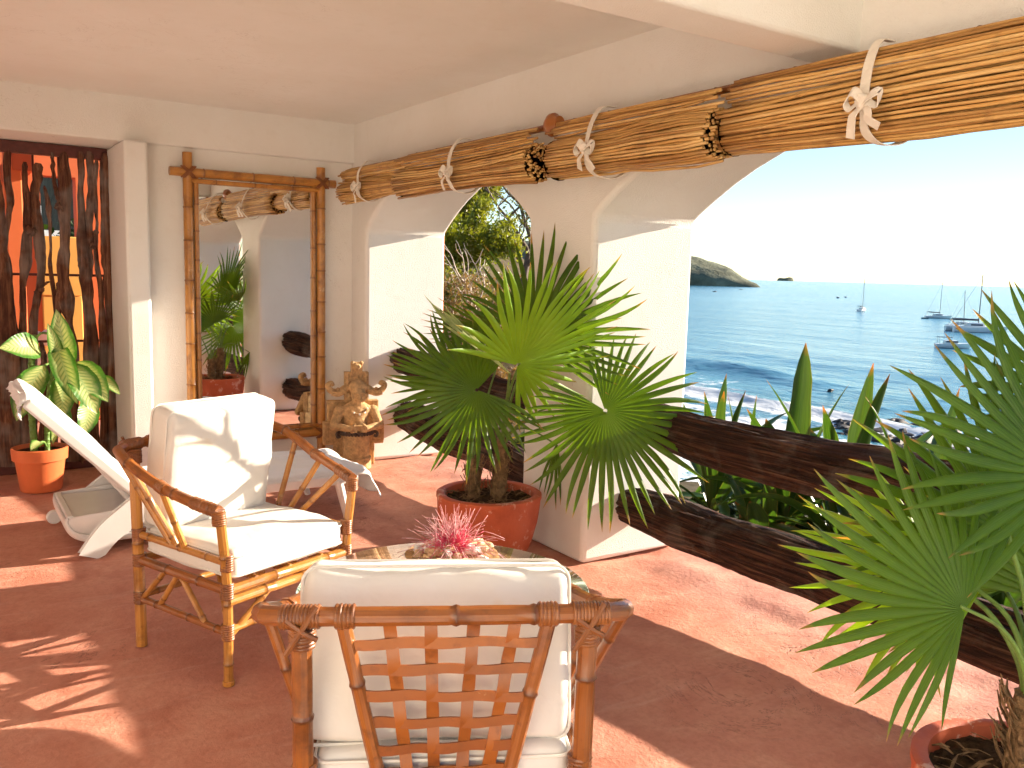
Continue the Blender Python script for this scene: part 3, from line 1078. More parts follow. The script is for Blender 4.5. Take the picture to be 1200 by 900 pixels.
tree((CY[0] - .1, 12.8), 1.9, 1.1, 'green shrub beyond the courtyard window opening', 'leafB', 5000, 21, .07, name='courtyard_shrub', group='courtyard plants')
tree((CY[0] + .75, 13.4), 3.2, 1.0, 'dark green shrub at the right of the courtyard window opening', 'leafD', 5000, 22, .08, name='courtyard_shrub', group='courtyard plants')
for i, (x, y, hh, lf) in enumerate(((7.2, 6.6, 1.35, 'leafD'), (7.6, 5.6, 1.4, 'leafD'), (7.0, 4.6, 1.3, 'leafB'), (7.4, 3.7, 1.35, 'leafD'), (7.0, 2.8, 1.3, 'leafB'), (5.2, 6.9, 1.2, 'leafD'))):
    tree((x, y), hh, 1.2, 'dark leafy bush on the slope outside the railing, ' + ('behind the pier', 'next to the pier', 'left of the middle', 'right of the middle', 'behind the near palm', 'below the far arch')[i], lf, 9000, 40 + i, .06, name='slope_shrub', group='bushes on the slope outside the railing')


# strap-leaved plants just outside the near arch --------------------
def strap_leaf(base, d0, L, w, bend, seed, twist=0.0, face=None):
    g = np.random.default_rng(seed)
    n = 11
    t = np.linspace(0, 1, n)
    d0 = unit(d0)
    side = unit(np.cross(d0, A([0, 0, 1.0])) + 1e-6) if face is None else unit(A(face) - d0 * np.dot(face, d0))
    p = [A(base, float)]
    d = d0.copy()
    for i in range(n - 1):
        d = unit(d + A([d0[0], d0[1], 0]) * bend / n * 1.6 - A([0, 0, 1]) * bend / n * (1 + 2 * t[i]))
        p.append(p[-1] + d * L / (n - 1))
    p = A(p)
    wid = w * np.interp(t, [0, .1, .35, .6, .8, .93, 1], [.55, .62, .95, 1, .72, .34, .02])
    tan = np.gradient(p, axis=0); tan /= np.linalg.norm(tan, axis=1)[:, None]
    ang = twist * t + g.normal(0, .1)
    nrm = np.cross(side[None], tan)
    sd = np.cos(ang)[:, None] * side + np.sin(ang)[:, None] * nrm
    nr = np.cross(sd, tan)
    c = np.linspace(-1, 1, 5)
    wav = 1 + .10 * np.sin(t * 14 + seed)
    v = p[:, None] + sd[:, None] * (c[None, :, None] * (wid * wav)[:, None, None] / 2) + nr[:, None] * ((c ** 2 * .38)[None, :, None] * wid[:, None, None] / 2)
    f = [(i * 5 + j, i * 5 + j + 1, (i + 1) * 5 + j + 1, (i + 1) * 5 + j) for i in range(n - 1) for j in range(4)]
    uv = np.stack([np.repeat(t, 5), np.tile((c + 1) / 2, n)], 1)
    return v.reshape(-1, 3), f, uv


def strap_plant(loc, n, L, lean, label, seed, w=.085, extra=()):
    g = np.random.default_rng(seed)
    r = thing('strap_leaved_plant', label, 'plant', loc, 0, 'strap-leaved plants outside the railing')
    for i in range(n):
        a = i * 2.4 + g.uniform(-.4, .4)
        k = i / n
        el = rad(84 - 52 * k + g.uniform(-6, 6))
        d = A([math.cos(a) * math.cos(el), math.sin(a) * math.cos(el), math.sin(el)]) + A([*lean, 0])
        v, f, uv = strap_leaf((.04 * math.cos(a), .04 * math.sin(a), 0), d, L * g.uniform(.7, 1.08), w * 1.1 * g.uniform(.7, 1.2), g.uniform(.1, .5) + .5 * k, seed * 50 + i, g.uniform(-.8, .8))
        MB().add(v, f, uv).build('leaf', MT['strap'], r, world=False, auto=0)
    for i, (d, LL, ww, bd) in enumerate(extra):
        v, f, uv = strap_leaf((0, 0, 0), d, LL, ww, bd, seed * 50 + 40 + i, .1, RT)
        MB().add(v, f, uv).build('leaf', MT['strap'], r, world=False, auto=0)
    b = MB().lathe([(.05, -.45), (.055, -.1), (.045, .12), (.01, .2)], n=10)
    b.build('stem', MT['fibre'], r, world=False)
    return r


strap_plant((5.67, 5.25, -0.55), 15, 1.42, (0, 0), 'strap-leaved plant between the near pier and the log railing', 1, .128)
strap_plant((5.88, 4.62, -0.52), 12, 1.26, (0, -.1), 'strap-leaved plant with one tall pointed leaf above the upper log', 2, .142, extra=((A([.02, -.03, 1]), 1.52, .21, .03),))
strap_plant((5.85, 4.08, -0.55), 16, 1.44, (0, .075), 'strap-leaved plant with glossy upright leaves above the middle of the upper log', 3, .150)
strap_plant((6.07, 3.53, -0.65), 15, 1.35, (.1, 0), 'strap-leaved plant behind the left fronds of the near palm', 4, .135)
strap_plant((5.78, 2.78, -0.65), 14, 1.27, (0, 0), 'strap-leaved plant mostly hidden behind the near palm', 5, .135)
strap_plant((5.49, 4.50, -.8), 13, 0.93, (0, .150), 'low strap-leaved plant seen between the two logs', 6, .120)
strap_plant((6.52, 5.62, -.8), 12, 1.20, (0, 0), 'strap-leaved plant hard against the outer face of the pier', 7, .120)
strap_plant((5.52, 3.60, -.8), 14, 0.99, (0, .150), 'low strap-leaved plant under the middle of the upper log', 8, .127)
strap_plant((5.58, 3.00, -.8), 14, 0.99, (0, .150), 'low strap-leaved plant behind the near palm and the lower log', 9, .127)
strap_plant((5.85, 7.80, -1.12), 14, 1.20, (0, 0), 'strap-leaved plant below the far arch behind the logs', 10, .127)


# log railings ------------------------------------------------------
def log(y0, z0, y1, z1, r, seed, label):
    n, m = 84, 110
    t = np.linspace(0, 1, n)
    y = y0 + (y1 - y0) * t
    p = np.stack([3.07 + .022 * fbm(t * 3.2 + seed, 1.1, 0, 3), y, z0 + (z1 - z0) * t + .02 * fbm(t * 3 + seed, 5.1, 0, 3)], 1)
    rr = r * (1 + .13 * fbm(t * 4.5 + seed * 3, 2.2, 0, 3))
    rr[0] *= .90
    rr[-1] *= .90

    def rf(s, a):
        tw = a + .5 * vnoise(s * 2 + seed, 4.4)
        groove = fbm(np.cos(tw) * 5.5 + seed, np.sin(tw) * 5.5, s * 2.6, 4)
        crack = np.exp(-(vnoise(np.cos(tw) * 3.2 + 9 + seed, np.sin(tw) * 3.2, s * 1.3) / .09) ** 2)
        lump = vnoise(np.cos(tw) * 1.2 + seed, np.sin(tw) * 1.2, s * 5)
        fine = fbm(np.cos(tw) * 14 + seed, np.sin(tw) * 14, s * 3.0, 2)
        return 1 + .12 * groove - .16 * crack + .12 * lump + .04 * fine
    b = MB().tube(p, rr, m, True, 1.0, None, rf)
    o = b.build('railing_log', MT['log'], auto=60)
    return tag(o, label, 'log', 'railing logs in the arches')


log(3.44, .735, .9, .735, .118, 1, 'upper weathered dark log across the near arch')
log(3.425, .285, .9, .275, .112, 2, 'lower weathered dark log across the near arch, close to the floor')
log(6.2, .80, 3.98, .70, .10, 3, 'upper dark log across the far arch behind the palm')
log(6.2, .37, 3.98, .22, .115, 4, 'lower dark log across the far arch behind the palm')


# rolled reed blinds ------------------------------------------------
def roll_blind(y0, y1, label, seed, z=2.06, r0=.085, r1=.085, flap=True, zslope=0.0, xc=2.56, ties=(), up=.125, block=False):
    """y0 = end far from the camera, y1 = near end"""
    g = np.random.default_rng(seed)
    root = thing('rolled_reed_blind', label, 'blind', (xc, y0, z), 0, 'rolled reed blinds over the arches')
    b = MB()
    L = abs(y1 - y0)
    npt = 9
    t = np.linspace(0, 1, npt)
    rad_t = r0 + (r1 - r0) * t + .014 * fbm(t * 3 + seed, 2, 0, 2)
    k = 0
    th = 0.0
    turns = []
    rr = 1.0
    while rr > .18:                      # spiral from the outside in
        turns.append((th, rr))
        dth = .0145 / (rr * max(r0, r1))
        th += dth
        rr = 1 - .135 * th / (2 * math.pi)
    for th, q in turns:
        wob = g.normal(0, .0022, (npt, 2))
        rt = rad_t * q + g.normal(0, .0035)
        e0, e1 = g.normal(0, .012, 2)
        ys = y0 + e0 + (y1 + e1 - y0 - e0) * t
        tw = th + .10 * (t - .5) * math.sin(seed)
        pts = np.stack([xc + rt * np.cos(tw) + wob[:, 0], ys, z + zslope * t + rt * np.sin(tw) + wob[:, 1]], 1)
        b.tube(pts, g.uniform(.0050, .0085), 5)
        b.w[-1][:] = g.random() * .999 + .001
    b.build('reed_roll', MT['reed'], root, kind='stuff', auto=0)
    # dark butts of the reeds at both ends
    for yy, rq in ((y0, r0), (y1, r1)):
        e = MB()
        zz = z + (zslope if yy == y1 else 0)
        e.lathe([(0.0001, 0), (rq * .93, 0)], n=20)
        e.v[-1] = np.stack([xc + e.v[-1][:, 0], np.full(len(e.v[-1]), yy + (.006 if yy == y0 else -.006) * -1), zz + e.v[-1][:, 1]], 1)
        e.build('roll_core', MT['reedend'], root, smooth=False)
    # the flat part that hangs from the head rail down to the roll
    h = MB()
    nz = 11
    for i in range(nz):
        q = i / (nz - 1)
        x = xc + .03 - .10 * math.sin(q * 2.6) * .75 - .01
        zz = z + .055 + q * up
        e0, e1 = g.normal(0, .02, 2)
        pts = np.stack([x + g.normal(0, .0025, npt), y0 - .02 + e0 + (y1 + e1 - y0) * t, zz + zslope * t + g.normal(0, .0022, npt)], 1)
        h.tube(pts, g.uniform(.0050, .0085), 5)
        h.w[-1][:] = g.random() * .999 + .001
    h.build('hanging_reeds', MT['reed'], root, kind='stuff', auto=0)
    MB().bamboo([(xc + .06, y0 + .03, z + .07 + up), (xc + .06, y1 - .03, z + zslope + .07 + up)], .017, 9, .3, seed).build('head_rail', MT['bamboo'], root)
    if block:
        p = MB()
        a = np.linspace(0, 2 * math.pi, 18, endpoint=False)
        for yy in (y0 + .03, y0 + .075):
            pass
        prof = [(.0, -.055), (.030, -.055), (.034, -.03), (.046, -.012), (.046, .012), (.036, .03), (.030, .045), (.0, .045)]
        p.lathe([(q[0] + 1e-5, q[1]) for q in prof], n=16)
        vv = p.v[-1]
        p.v[-1] = np.stack([xc + .0 + vv[:, 0], y0 + .05 + vv[:, 2], z + .06 + up + vv[:, 1] * 1.25], 1)
        p.build('wooden_finial', MT['bamboo'], root)
    for q in ties:
        tie(root, xc, y0 + (y1 - y0) * q, z + zslope * q, r0 + (r1 - r0) * q, up, seed + int(q * 100))
    return root


def tie(root, xc, y, z, r, up, seed):
    g = np.random.default_rng(seed)
    R = r + .012
    a = np.linspace(rad(60), rad(318), 22)
    ring = np.stack([xc + R * np.cos(a) - .004, y + .02 * np.sin(a * 2), z + R * np.sin(a)], 1)
    top = A([[xc + .07, y + .055, z + .1 + up], [xc - .01, y + .05, z + .09 + up], [xc - .075, y + .035, z + .04 + up * .75], [xc - R - .004, y + .012, z + .02]])
    strap = smooth_path(np.concatenate([top, ring[11:]]), 60)
    b = MB()
    wdt = .022 + .012 * np.abs(np.sin(np.linspace(0, 9, len(strap)) + seed))
    b.ribbon(strap, wdt, (0, 1, .1), .0035)
    o = b.build('cotton_tie', MT['tie'], root)
    kx = xc - R - .016
    kn = MB().blob((kx, y + .005, z + .005), (.022, .026, .026), 12, 9, .35, seed)
    for s in (-1, 1):
        lp = smooth_path([(kx, y, z), (kx - .022, y + s * .028, z + .022 + .012 * s), (kx - .012, y + s * .058, z + .016 - .008 * s), (kx - .006, y + s * .050, z - .016), (kx - .012, y + s * .02, z - .004)], 26)
        kn.ribbon(lp, .030 + .008 * np.sin(np.linspace(0, 6, len(lp))), (.55, 0, .8), .003)
        tl = smooth_path([(kx, y, z), (kx - .012, y + s * .025, z - .035), (kx - .004, y + s * .035 + .01 * g.normal(), z - .055), (kx + .012, y + s * .05, z - .07 - .035 * g.random())], 18)
        kn.ribbon(tl, np.linspace(.02, .036, len(tl)), (.2, 1, 0), .003)
    kn.build('bow', MT['tie'], o)


roll_blind(6.13, 5.12, 'short rolled reed blind in the corner beside the mirror', 1, 2.055, .075, .07, ties=(.42,), up=.10)
roll_blind(5.20, 3.66, 'rolled reed blind over the far arch with its cut ends showing', 2, 2.05, .085, .095, ties=(.52,), up=.115)
roll_blind(3.50, 2.44, 'rolled reed blind over the pier with a wooden finial at its end', 3, 2.05, .105, .10, ties=(.36,), up=.115, block=True)
roll_blind(2.40, .75, 'long rolled reed blind nearest the camera over the sea arch', 4, 2.06, .10, .115, ties=(.40,), up=.125, xc=2.585)


# driftwood screen --------------------------------------------------
def screen():
    Y = 6.93
    r = thing('driftwood_screen', 'screen of dark weathered driftwood trunks on iron rods behind the dumb cane', 'screen', (0.2, Y, 0))
    zt = 2.27
    MB().box((-1.3, Y - .03, zt - .05), (1.062, Y + .03, zt + .03)).build('top_bar', MT['iron'], r, bevel=.004)
    MB().box((1.02, Y - .03, 0), (1.06, Y + .03, zt - .05)).build('side_bar', MT['iron'], r, bevel=.004)
    MB().box((-1.3, Y - .04, 0.0), (1.02, Y + .04, .09)).build('bottom_bar', MT['iron'], r, bevel=.004)
    for py in (322, 400):
        z = at_y(60, py, Y)[2]
        MB().tube([(-1.3, Y, z), (1.02, Y, z)], .009, 8).build('rod', MT['iron'], r)
    for px in (38, 68, 118):
        x = at_y(px, 175, Y)[0]
        MB().tube([(x, Y + .02, 1.7), (x, Y + .02, zt - .05)], .008, 6).build('rod', MT['iron'], r)
    # strands given as (px, py, half-width px) in the photograph, bottom y 545
    T = [
        [[(-6, 205, 4), (2, 260, 5), (4, 330, 9), (10, 420, 14), (12, 548, 14)]],
        [[(9, 167, 3.5), (9, 200, 4.5), (11, 235, 4), (8, 262, 3), (2, 300, 4), (-4, 380, 7), (-8, 548, 8)]],
        [[(29, 190, 3), (30, 225, 4), (31, 260, 5), (29, 300, 6), (26, 345, 4), (27, 420, 6), (30, 548, 8)],
         [(45, 192, 6), (42, 215, 5), (40, 240, 6), (46, 290, 6), (47, 320, 5), (42, 350, 5), (38, 400, 6), (36, 548, 9)],
         [(31, 262, 4), (36, 275, 5), (41, 268, 4)], [(42, 345, 4), (50, 335, 2.5), (56, 330, 1.5)]],
        [[(52, 218, 1.5), (55, 240, 3), (57, 255, 3), (58, 280, 2), (58, 310, 2.5), (63, 350, 3), (68, 390, 2), (72, 420, 2), (74, 548, 4)]],
        [[(73, 178, 7), (74, 200, 8), (75, 230, 9), (74, 255, 8), (75, 290, 7), (72, 318, 8), (77, 350, 9), (82, 380, 4), (88, 412, 5), (86, 470, 6), (84, 548, 8)],
         [(64, 245, 2.5), (68, 240, 4), (73, 248, 4)], [(72, 330, 6), (68, 360, 5), (64, 400, 3), (60, 440, 5), (60, 548, 7)]],
        [[(60, 178, 2), (61, 200, 2.5), (66, 225, 3), (70, 240, 4)]],
        [[(93, 178, 4), (94, 230, 4), (97, 300, 7), (100, 330, 7), (106, 400, 9), (108, 548, 10)],
         [(104, 178, 5), (105, 230, 4.5), (104, 270, 5), (106, 300, 3), (104, 330, 4)]],
        [[(111, 188, 3), (110, 230, 3), (113, 262, 2), (112, 300, 3), (117, 340, 4), (120, 400, 5), (122, 548, 8)]],
        [[(121, 180, 5), (122, 230, 6), (124, 290, 7), (126, 330, 6), (130, 400, 6), (132, 548, 8)],
         [(112, 270, 3), (108, 288, 4), (113, 290, 3)]],
        [[(-25, 180, 7), (-22, 300, 8), (-26, 548, 12)]],
        [[(-48, 185, 8), (-46, 300, 6), (-44, 400, 9), (-46, 548, 11)]],
        [[(-75, 180, 7), (-72, 320, 9), (-76, 548, 12)]],
        [[(48, 400, 2), (50, 430, 5), (50, 548, 9)]],
        [[(96, 440, 3), (97, 480, 6), (98, 548, 9)]],
    ]
    for i, strands in enumerate(T):
        b = MB()
        for j, st in enumerate(strands):
            sp = smooth_path([(at_y(x, y, Y)[0], at_y(x, y, Y)[2], w * .62 * 6.95 / (F_PX * .84)) for x, y, w in st], 46)
            t = np.linspace(0, 1, len(sp))
            rr = sp[:, 2] * (1 + .22 * fbm(t * 18 + i * 7 + j, 3.3, 0, 3))
            rr[0] *= .6
            path = np.stack([sp[:, 0] + .006 * fbm(t * 9 + i, 1, j, 3), np.full(len(sp), Y - .035) + .02 * fbm(t * 4 + i, 8, j, 2), np.maximum(sp[:, 1], .06)], 1)
            sd = i * 5 + j
            b.tube(path, rr, 16, True, .62, (0, 1, 0), lambda s, a, sd=sd: 1 + .22 * fbm(np.cos(a) * 2.6 + sd, np.sin(a) * 2.6, s * 11, 4))
        b.build('driftwood_trunk', MT['drift'], r, auto=60)


screen()


# bamboo mirror -----------------------------------------------------
def mirror():
    r = thing('bamboo_mirror', 'tall mirror in a double bamboo pole frame against the white wall', 'mirror', (2.0, 6.4, 0))
    Y0 = 6.405
    x0, x1, zb, zt = 1.512, 2.445, .235, 2.12
    MB().box((x0, Y0 + .012, zb), (x1, Y0 + .03, zt)).build('mirror_glass', MT['mirror'], r, smooth=False)
    MB().box((x0 - .03, Y0 + .032, zb - .03), (x1 + .03, Y0 + .043, zt + .03)).build('backing_board', MT['bamboo'], r, smooth=False)
    sd = 0
    for x, ra, a, b in ((x0 - .018, .033, .02, zt + .15), (x0 + .038, .018, zb, zt), (x1 + .02, .033, .02, zt + .13), (x1 - .036, .018, zb, zt)):
        sd += 1
        MB().bamboo([(x, Y0 - (.005 if ra > .03 else .0), a), (x, Y0 - (.005 if ra > .03 else .0), b)], ra, 14, .24, sd, .09).build('upright_pole', MT['bamboo_pale'], r)
    for z, ra, a, b in ((zt + .015, .031, x0 - .14, x1 + .13), (zt - .04, .016, x0, x1), (zb - .012, .031, x0 - .13, x1 + .14), (zb + .045, .016, x0, x1)):
        sd += 1
        MB().bamboo([(a, Y0 - .012, z), (b, Y0 - .012, z)], ra, 14, .3, sd, .09).build('cross_pole', MT['bamboo_pale'], r)
    for x in (x0 - .018, x1 + .02):
        for z in (zt + .015, zb - .012):
            b = MB()
            for q in (-1, 1):
                for w in range(3):
                    o = (w - 1) * .011
                    b.tube(smooth_path([(x - .04 + o, Y0 - .035, z - q * .04), (x + o, Y0 - .052, z), (x + .04 + o, Y0 - .035, z + q * .04)], 9), .0055, 6)
            b.build('binding', MT['binding'], r)


mirror()


# ------------------------------------------------------------------ furniture
def cushion_mesh(w, d, h, r=.03, puff=.014, seed=0, n=16, wr=.004):
    half = A([w, d, h]) / 2
    tt = np.unique(np.concatenate([np.linspace(-1, 1, n), [-.985, -.96, -.93, .93, .96, .985]]))
    V, Fc, key = [], [], {}

    def vid(p):
        kk = tuple(np.round(p, 5))
        if kk not in key:
            key[kk] = len(V)
            V.append(p)
        return key[kk]
    for ax in range(3):
        for s in (-1, 1):
            o = [i for i in range(3) if i != ax]
            th = tt if half[o[1]] > .08 else np.linspace(-1, 1, 7)
            ta = tt if half[o[0]] > .08 else np.linspace(-1, 1, 7)
            ids = np.empty((len(ta), len(th)), int)
            for i, a in enumerate(ta):
                for j, b in enumerate(th):
                    p = np.zeros(3)
                    p[ax], p[o[0]], p[o[1]] = s, a, b
                    ids[i, j] = vid(p)
            for i in range(len(ta) - 1):
                for j in range(len(th) - 1):
                    q = (ids[i, j], ids[i + 1, j], ids[i + 1, j + 1], ids[i, j + 1])
                    flip = (s > 0) != (ax == 1)
                    Fc.append(q if flip else q[::-1])
    P = A(V) * half
    inner = half - r
    q = np.clip(P, -inner, inner)
    dd = P - q
    P = q + r * dd / (np.linalg.norm(dd, axis=1)[:, None] + 1e-9)
    u = np.clip(A(V), -1, 1)
    dome = np.cos(u[:, 0] * math.pi / 2) ** .6 * np.cos(u[:, 1] * math.pi / 2) ** .6
    P[:, 2] += np.sign(P[:, 2]) * puff * dome * np.abs(u[:, 2])
    P[:, 0] += u[:, 0] * np.abs(u[:, 0]) * .006 * np.cos(u[:, 1] * math.pi / 2) + wr * fbm(P[:, 1] * 7 + seed, P[:, 2] * 7, 1.0, 3)
    P[:, 1] += wr * fbm(P[:, 0] * 7 + seed, P[:, 2] * 7, 6.0, 3)
    P[:, 2] += wr * fbm(P[:, 0] * 9 + seed, P[:, 1] * 9, 3.0, 3)
    return P, Fc


def piping_path(w, d, z, c=.02, n=6):
    pts = []
    for sx, sy, a0 in ((1, 1, 0), (-1, 1, 90), (-1, -1, 180), (1, -1, 270)):
        for a in np.linspace(a0, a0 + 90, n):
            pts.append((sx * (w / 2 - c) + c * math.cos(rad(a)), sy * (d / 2 - c) + c * math.sin(rad(a)), z))
    pts.append(pts[0])
    return A(pts)


def place(P, loc, rx):
    c, s = math.cos(rx), math.sin(rx)
    M = A([[1, 0, 0], [0, c, -s], [0, s, c]])
    return P @ M.T + A(loc)


def wrap(ch, p0, p1, r, turns=5, seed=0):
    """cane strip wound round a joint"""
    turns, r = turns * 2 - 1, r * .97
    b = MB()
    p0, p1 = A(p0, float), A(p1, float)
    n = turns * 6 + 1
    t = np.linspace(0, 1, n)
    b.tube(p0 + (p1 - p0) * t[:, None], r * (1 + .075 * np.abs(np.sin(t * math.pi * turns)) + .04 * fbm(t * 9 + seed, 1, 1, 2)), 10)
    b.build('binding', MT['binding'], ch, world=False)


def armchair(label, loc, rz, group, seed, cw=.555, chh=.49, cx=0.0, ctilt=81, crz=0.0):
    ch = thing('bamboo_armchair', label, 'armchair', loc, rz, group)
    B, Pm = (MT['bamboo_pale'], MT['bamboo']) if seed == 1 else (MT['bamboo'], MT['bamboo'])
    add = lambda name, path, r, mat, st=.16: MB().bamboo(path, r, 10, st, seed + random.randrange(999)).build(name, mat, ch, world=False)
    w, d = .29, .27
    top = {}
    for s in (-1, 1):
        add('leg', smooth_path([(s * w, d, 0), (s * w, d, .36), (s * (w + .03), d + .005, .64)], 12), .0178, B, .19)
        add('leg', [(s * w, -d, 0), (s * (w + .002), -d - .004, .40), (s * (w + .004), -d - .012, .785)], .0215, B, .25)
        for x_ in (0,):
            MB().lathe([(.0215, .0), (.022, .016), (.0205, .018)], (s * w, d, 0.0), 10).build('foot_cap', MT['bamboo_pale'], ch, world=False)
    arm = lambda s: [(s * .322, .272, .648), (s * .348, .16, .668), (s * .372, .0, .705), (s * .385, -.13, .752), (s * .382, -.225, .786), (s * .352, -.283, .802), (s * .29, -.296, .806)]
    path = arm(-1) + [(-.12, -.304, .808), (.12, -.304, .808)] + arm(1)[::-1]
    rail = smooth_path(path, 120)
    add('top_rail', rail, .0205, Pm, .21)
    armL = {s: smooth_path(arm(s), 60) for s in (-1, 1)}

    def arm_at(s, t):      # t from rear (0) to front (1)
        y = -.27 + t * .54
        a = armL[s][:52]
        return a[np.argmin(np.abs(a[:, 1] - y))]
    fan = {1: ((.06, .40), (.22, .47), (.54, .55)), -1: ((.24, .22), (.55, .35), (.82, .47))}
    for s in (-1, 1):
        add('arm_rail', [(s * w, -d, .455), (s * w, d, .455)], .0145, B, .2)
        add('seat_rail', [(s * w, -d, .352), (s * w, d, .352)], .0185, Pm, .23)
        add('stretcher', [(s * w, -d, .195), (s * w, d, .195)], .0145, Pm, .2)
        for a, b in fan[s]:
            q = arm_at(s, a)
            add('arm_cane', [(q[0], q[1], q[2] - .012), (s * w, -d + b * 2 * d, .455)], .0125, B, .22)
        for a, b in ((-.24, -.10), (-.02, -.14), (.0, .14)):
            add('brace', [(s * w, a if a != -.24 else -.25, .20 if a == -.24 else .345), (s * w, b, .345 if a == -.24 else .20)], .0115, B, .2)
    for y in (-d, d):
        add('seat_rail', [(-w, y, .352), (w, y, .352)], .0185, B, .23)
        add('stretcher', [(-w, y, .205), (w, y, .205)], .0135, B, .2)
    add('seat_rail', [(-w, d + .004, .312), (w, d + .004, .312)], .0175, B, .23)
    for s in (-1, 1):
        add('brace', [(s * (w - .02), d, .19), (s * .10, d, .31)], .012, B, .2)
        add('brace', [(s * (w - .02), d - .02, .19), (s * .13, 0, .34)], .012, B, .2)
    for x in (-.16, 0, .16):
        add('seat_slat', [(x, -d, .365), (x, d, .365)], .010, B, .2)
    # back lattice
    y_top, y_bot = -.292, -.268
    for s in (-1, 1):
        add('back_cane', [(s * .212, y_top, .80), (s * .118, y_bot, .352)], .0155, Pm, .2)
    for j, fr in enumerate((.22, .42, .63, .83)):
        x0, x1 = -.212 + .424 * fr, -.118 + .236 * fr
        n = 30
        t = np.linspace(0, 1, n)
        wv = .0045 * np.sin(t * math.pi * 7 + j * math.pi)
        p = np.stack([x0 + (x1 - x0) * t, y_top + (y_bot - y_top) * t + wv, .795 + (.352 - .795) * t], 1)
        MB().ribbon(p, .0275 + .003 * fbm(t * 8 + j, 1, seed, 2), (1, 0, 0), .005).build('back_slat', MT['slat'], ch, world=False)
    for i in range(7):
        z = .742 - i * .058
        t0 = (.80 - z) / .448
        hw = .212 - .094 * t0
        n = 26
        t = np.linspace(0, 1, n)
        yy = y_top + (y_bot - y_top) * t0
        wv = .0045 * np.sin(t * math.pi * 5 + i * math.pi)
        p = np.stack([-hw + 2 * hw * t, yy - wv - .002, z + .003 * np.sin(t * 3 + i) + .004 * (t - .5) * math.sin(i * 2.1)], 1)
        MB().ribbon(p, .0215 + .0025 * fbm(t * 8 + i, 2, seed, 2), (0, 0, 1), .005).build('back_slat', MT['slat'], ch, world=False)
    # bindings at the joints
    b = ch
    for s in (-1, 1):
        wrap(b, (s * .322, .270, .655), (s * .320, .272, .60), .0245, 4, 1)
        wrap(b, arm(s)[1], arm(s)[0], .0235, 4, 2)
        wrap(b, (s * (w + .003), -d - .012, .79), (s * (w + .003), -d - .008, .735), .027, 4, 3)
        wrap(b, (s * .335, -.292, .804), (s * .255, -.299, .807), .0245, 6, 4)
        wrap(b, (s * .225, -.300, .807), (s * .185, -.302, .808), .0245, 3, 5)
        for z in (.352, .455, .20):
            wrap(b, (s * w, d, z + .03), (s * w, d, z - .03), .0235, 4, 6)
            wrap(b, (s * w, -d, z + .025), (s * w, -d, z - .025), .0260, 3, 7)
        q = arm_at(s, .54)
        wrap(b, q + A([0, -.02, .006]), q + A([0, .02, -.006]), .0235, 3, 8)
        # crossed strips over the rear corner
        for q in (-1, 1):
            MB().tube(smooth_path([(s * w - .03, -d - .045, .77 + q * .035), (s * w, -d - .052, .785), (s * w + .03, -d - .045, .80 - q * .035)], 8), .006, 6).build('binding', MT['binding'], ch, world=False)
    # cushions
    P, Fc = cushion_mesh(.545, .53, .105, .03, .016, seed, 20, .005)
    sc = MB().add(P + A([0, .01, .432]), Fc).build('seat_cushion', MT['cushion'], ch, world=False, auto=0)
    pp = MB()
    for z in (-.036, .036): pp.tube(piping_path(.548, .533, z, .03) + A([0, .01, .432]), .004, 6, False)
    pp.build('piping', MT['piping'], sc, world=False)
    tilt = rad(ctilt)
    P, Fc = cushion_mesh(cw, chh, .135, .034, .020, seed + 5, 20, .007)
    ctr = A([cx, -.175 + .04 * (.49 - chh) * 10, .472 + chh / 2])
    bc = MB().add(place(P, ctr, tilt), Fc).build('back_cushion', MT['cushion'], ch, world=False, auto=0)
    pp = MB()
    for z in (-.048, .048): pp.tube(place(piping_path(cw + .002, chh + .002, z, .034), ctr, tilt), .004, 6, False)
    pp.build('piping', MT['piping'], bc, world=False)
    return ch


armchair('bamboo armchair facing the camera with leaf shadows on its white cushions', (.98, 3.37, 0), math.atan2(-.37, -.93), 'bamboo armchairs', 1, .50, .49, .022)
armchair('bamboo armchair in front, seen from behind with its lattice back', (.975, 1.735, 0), math.atan2(-.467, .884), 'bamboo armchairs', 2, .585, .375, -.018, 78)


def glass_table():
    c = (1.36, 2.42, 0)
    r = thing('glass_table', 'low round glass-topped bamboo table between the armchairs', 'table', c)
    MB().lathe([(1e-4, .450), (.476, .450), (.480, .453), (.480, .459), (.476, .462), (1e-4, .462)], n=72).build('glass_top', MT['glass'], r, world=False, auto=50)
    for i in range(6):
        a = i * math.pi / 3 + .3
        MB().bamboo(smooth_path([(.19 * math.cos(a), .19 * math.sin(a), .0), (.10 * math.cos(a), .10 * math.sin(a), .22), (.17 * math.cos(a), .17 * math.sin(a), .44)], 14), .015, 9, .14, i).build('leg', MT['bamboo_pale'], r, world=False)
    for z, ra in ((.436, .17), (.22, .095), (.02, .19)):
        a = np.linspace(0, 2 * math.pi, 49)
        MB().bamboo(np.stack([ra * np.cos(a), ra * np.sin(a), np.full(49, z)], 1), .012, 8, .2, int(z * 100)).build('ring', MT['bamboo_pale'], r, world=False)


glass_table()


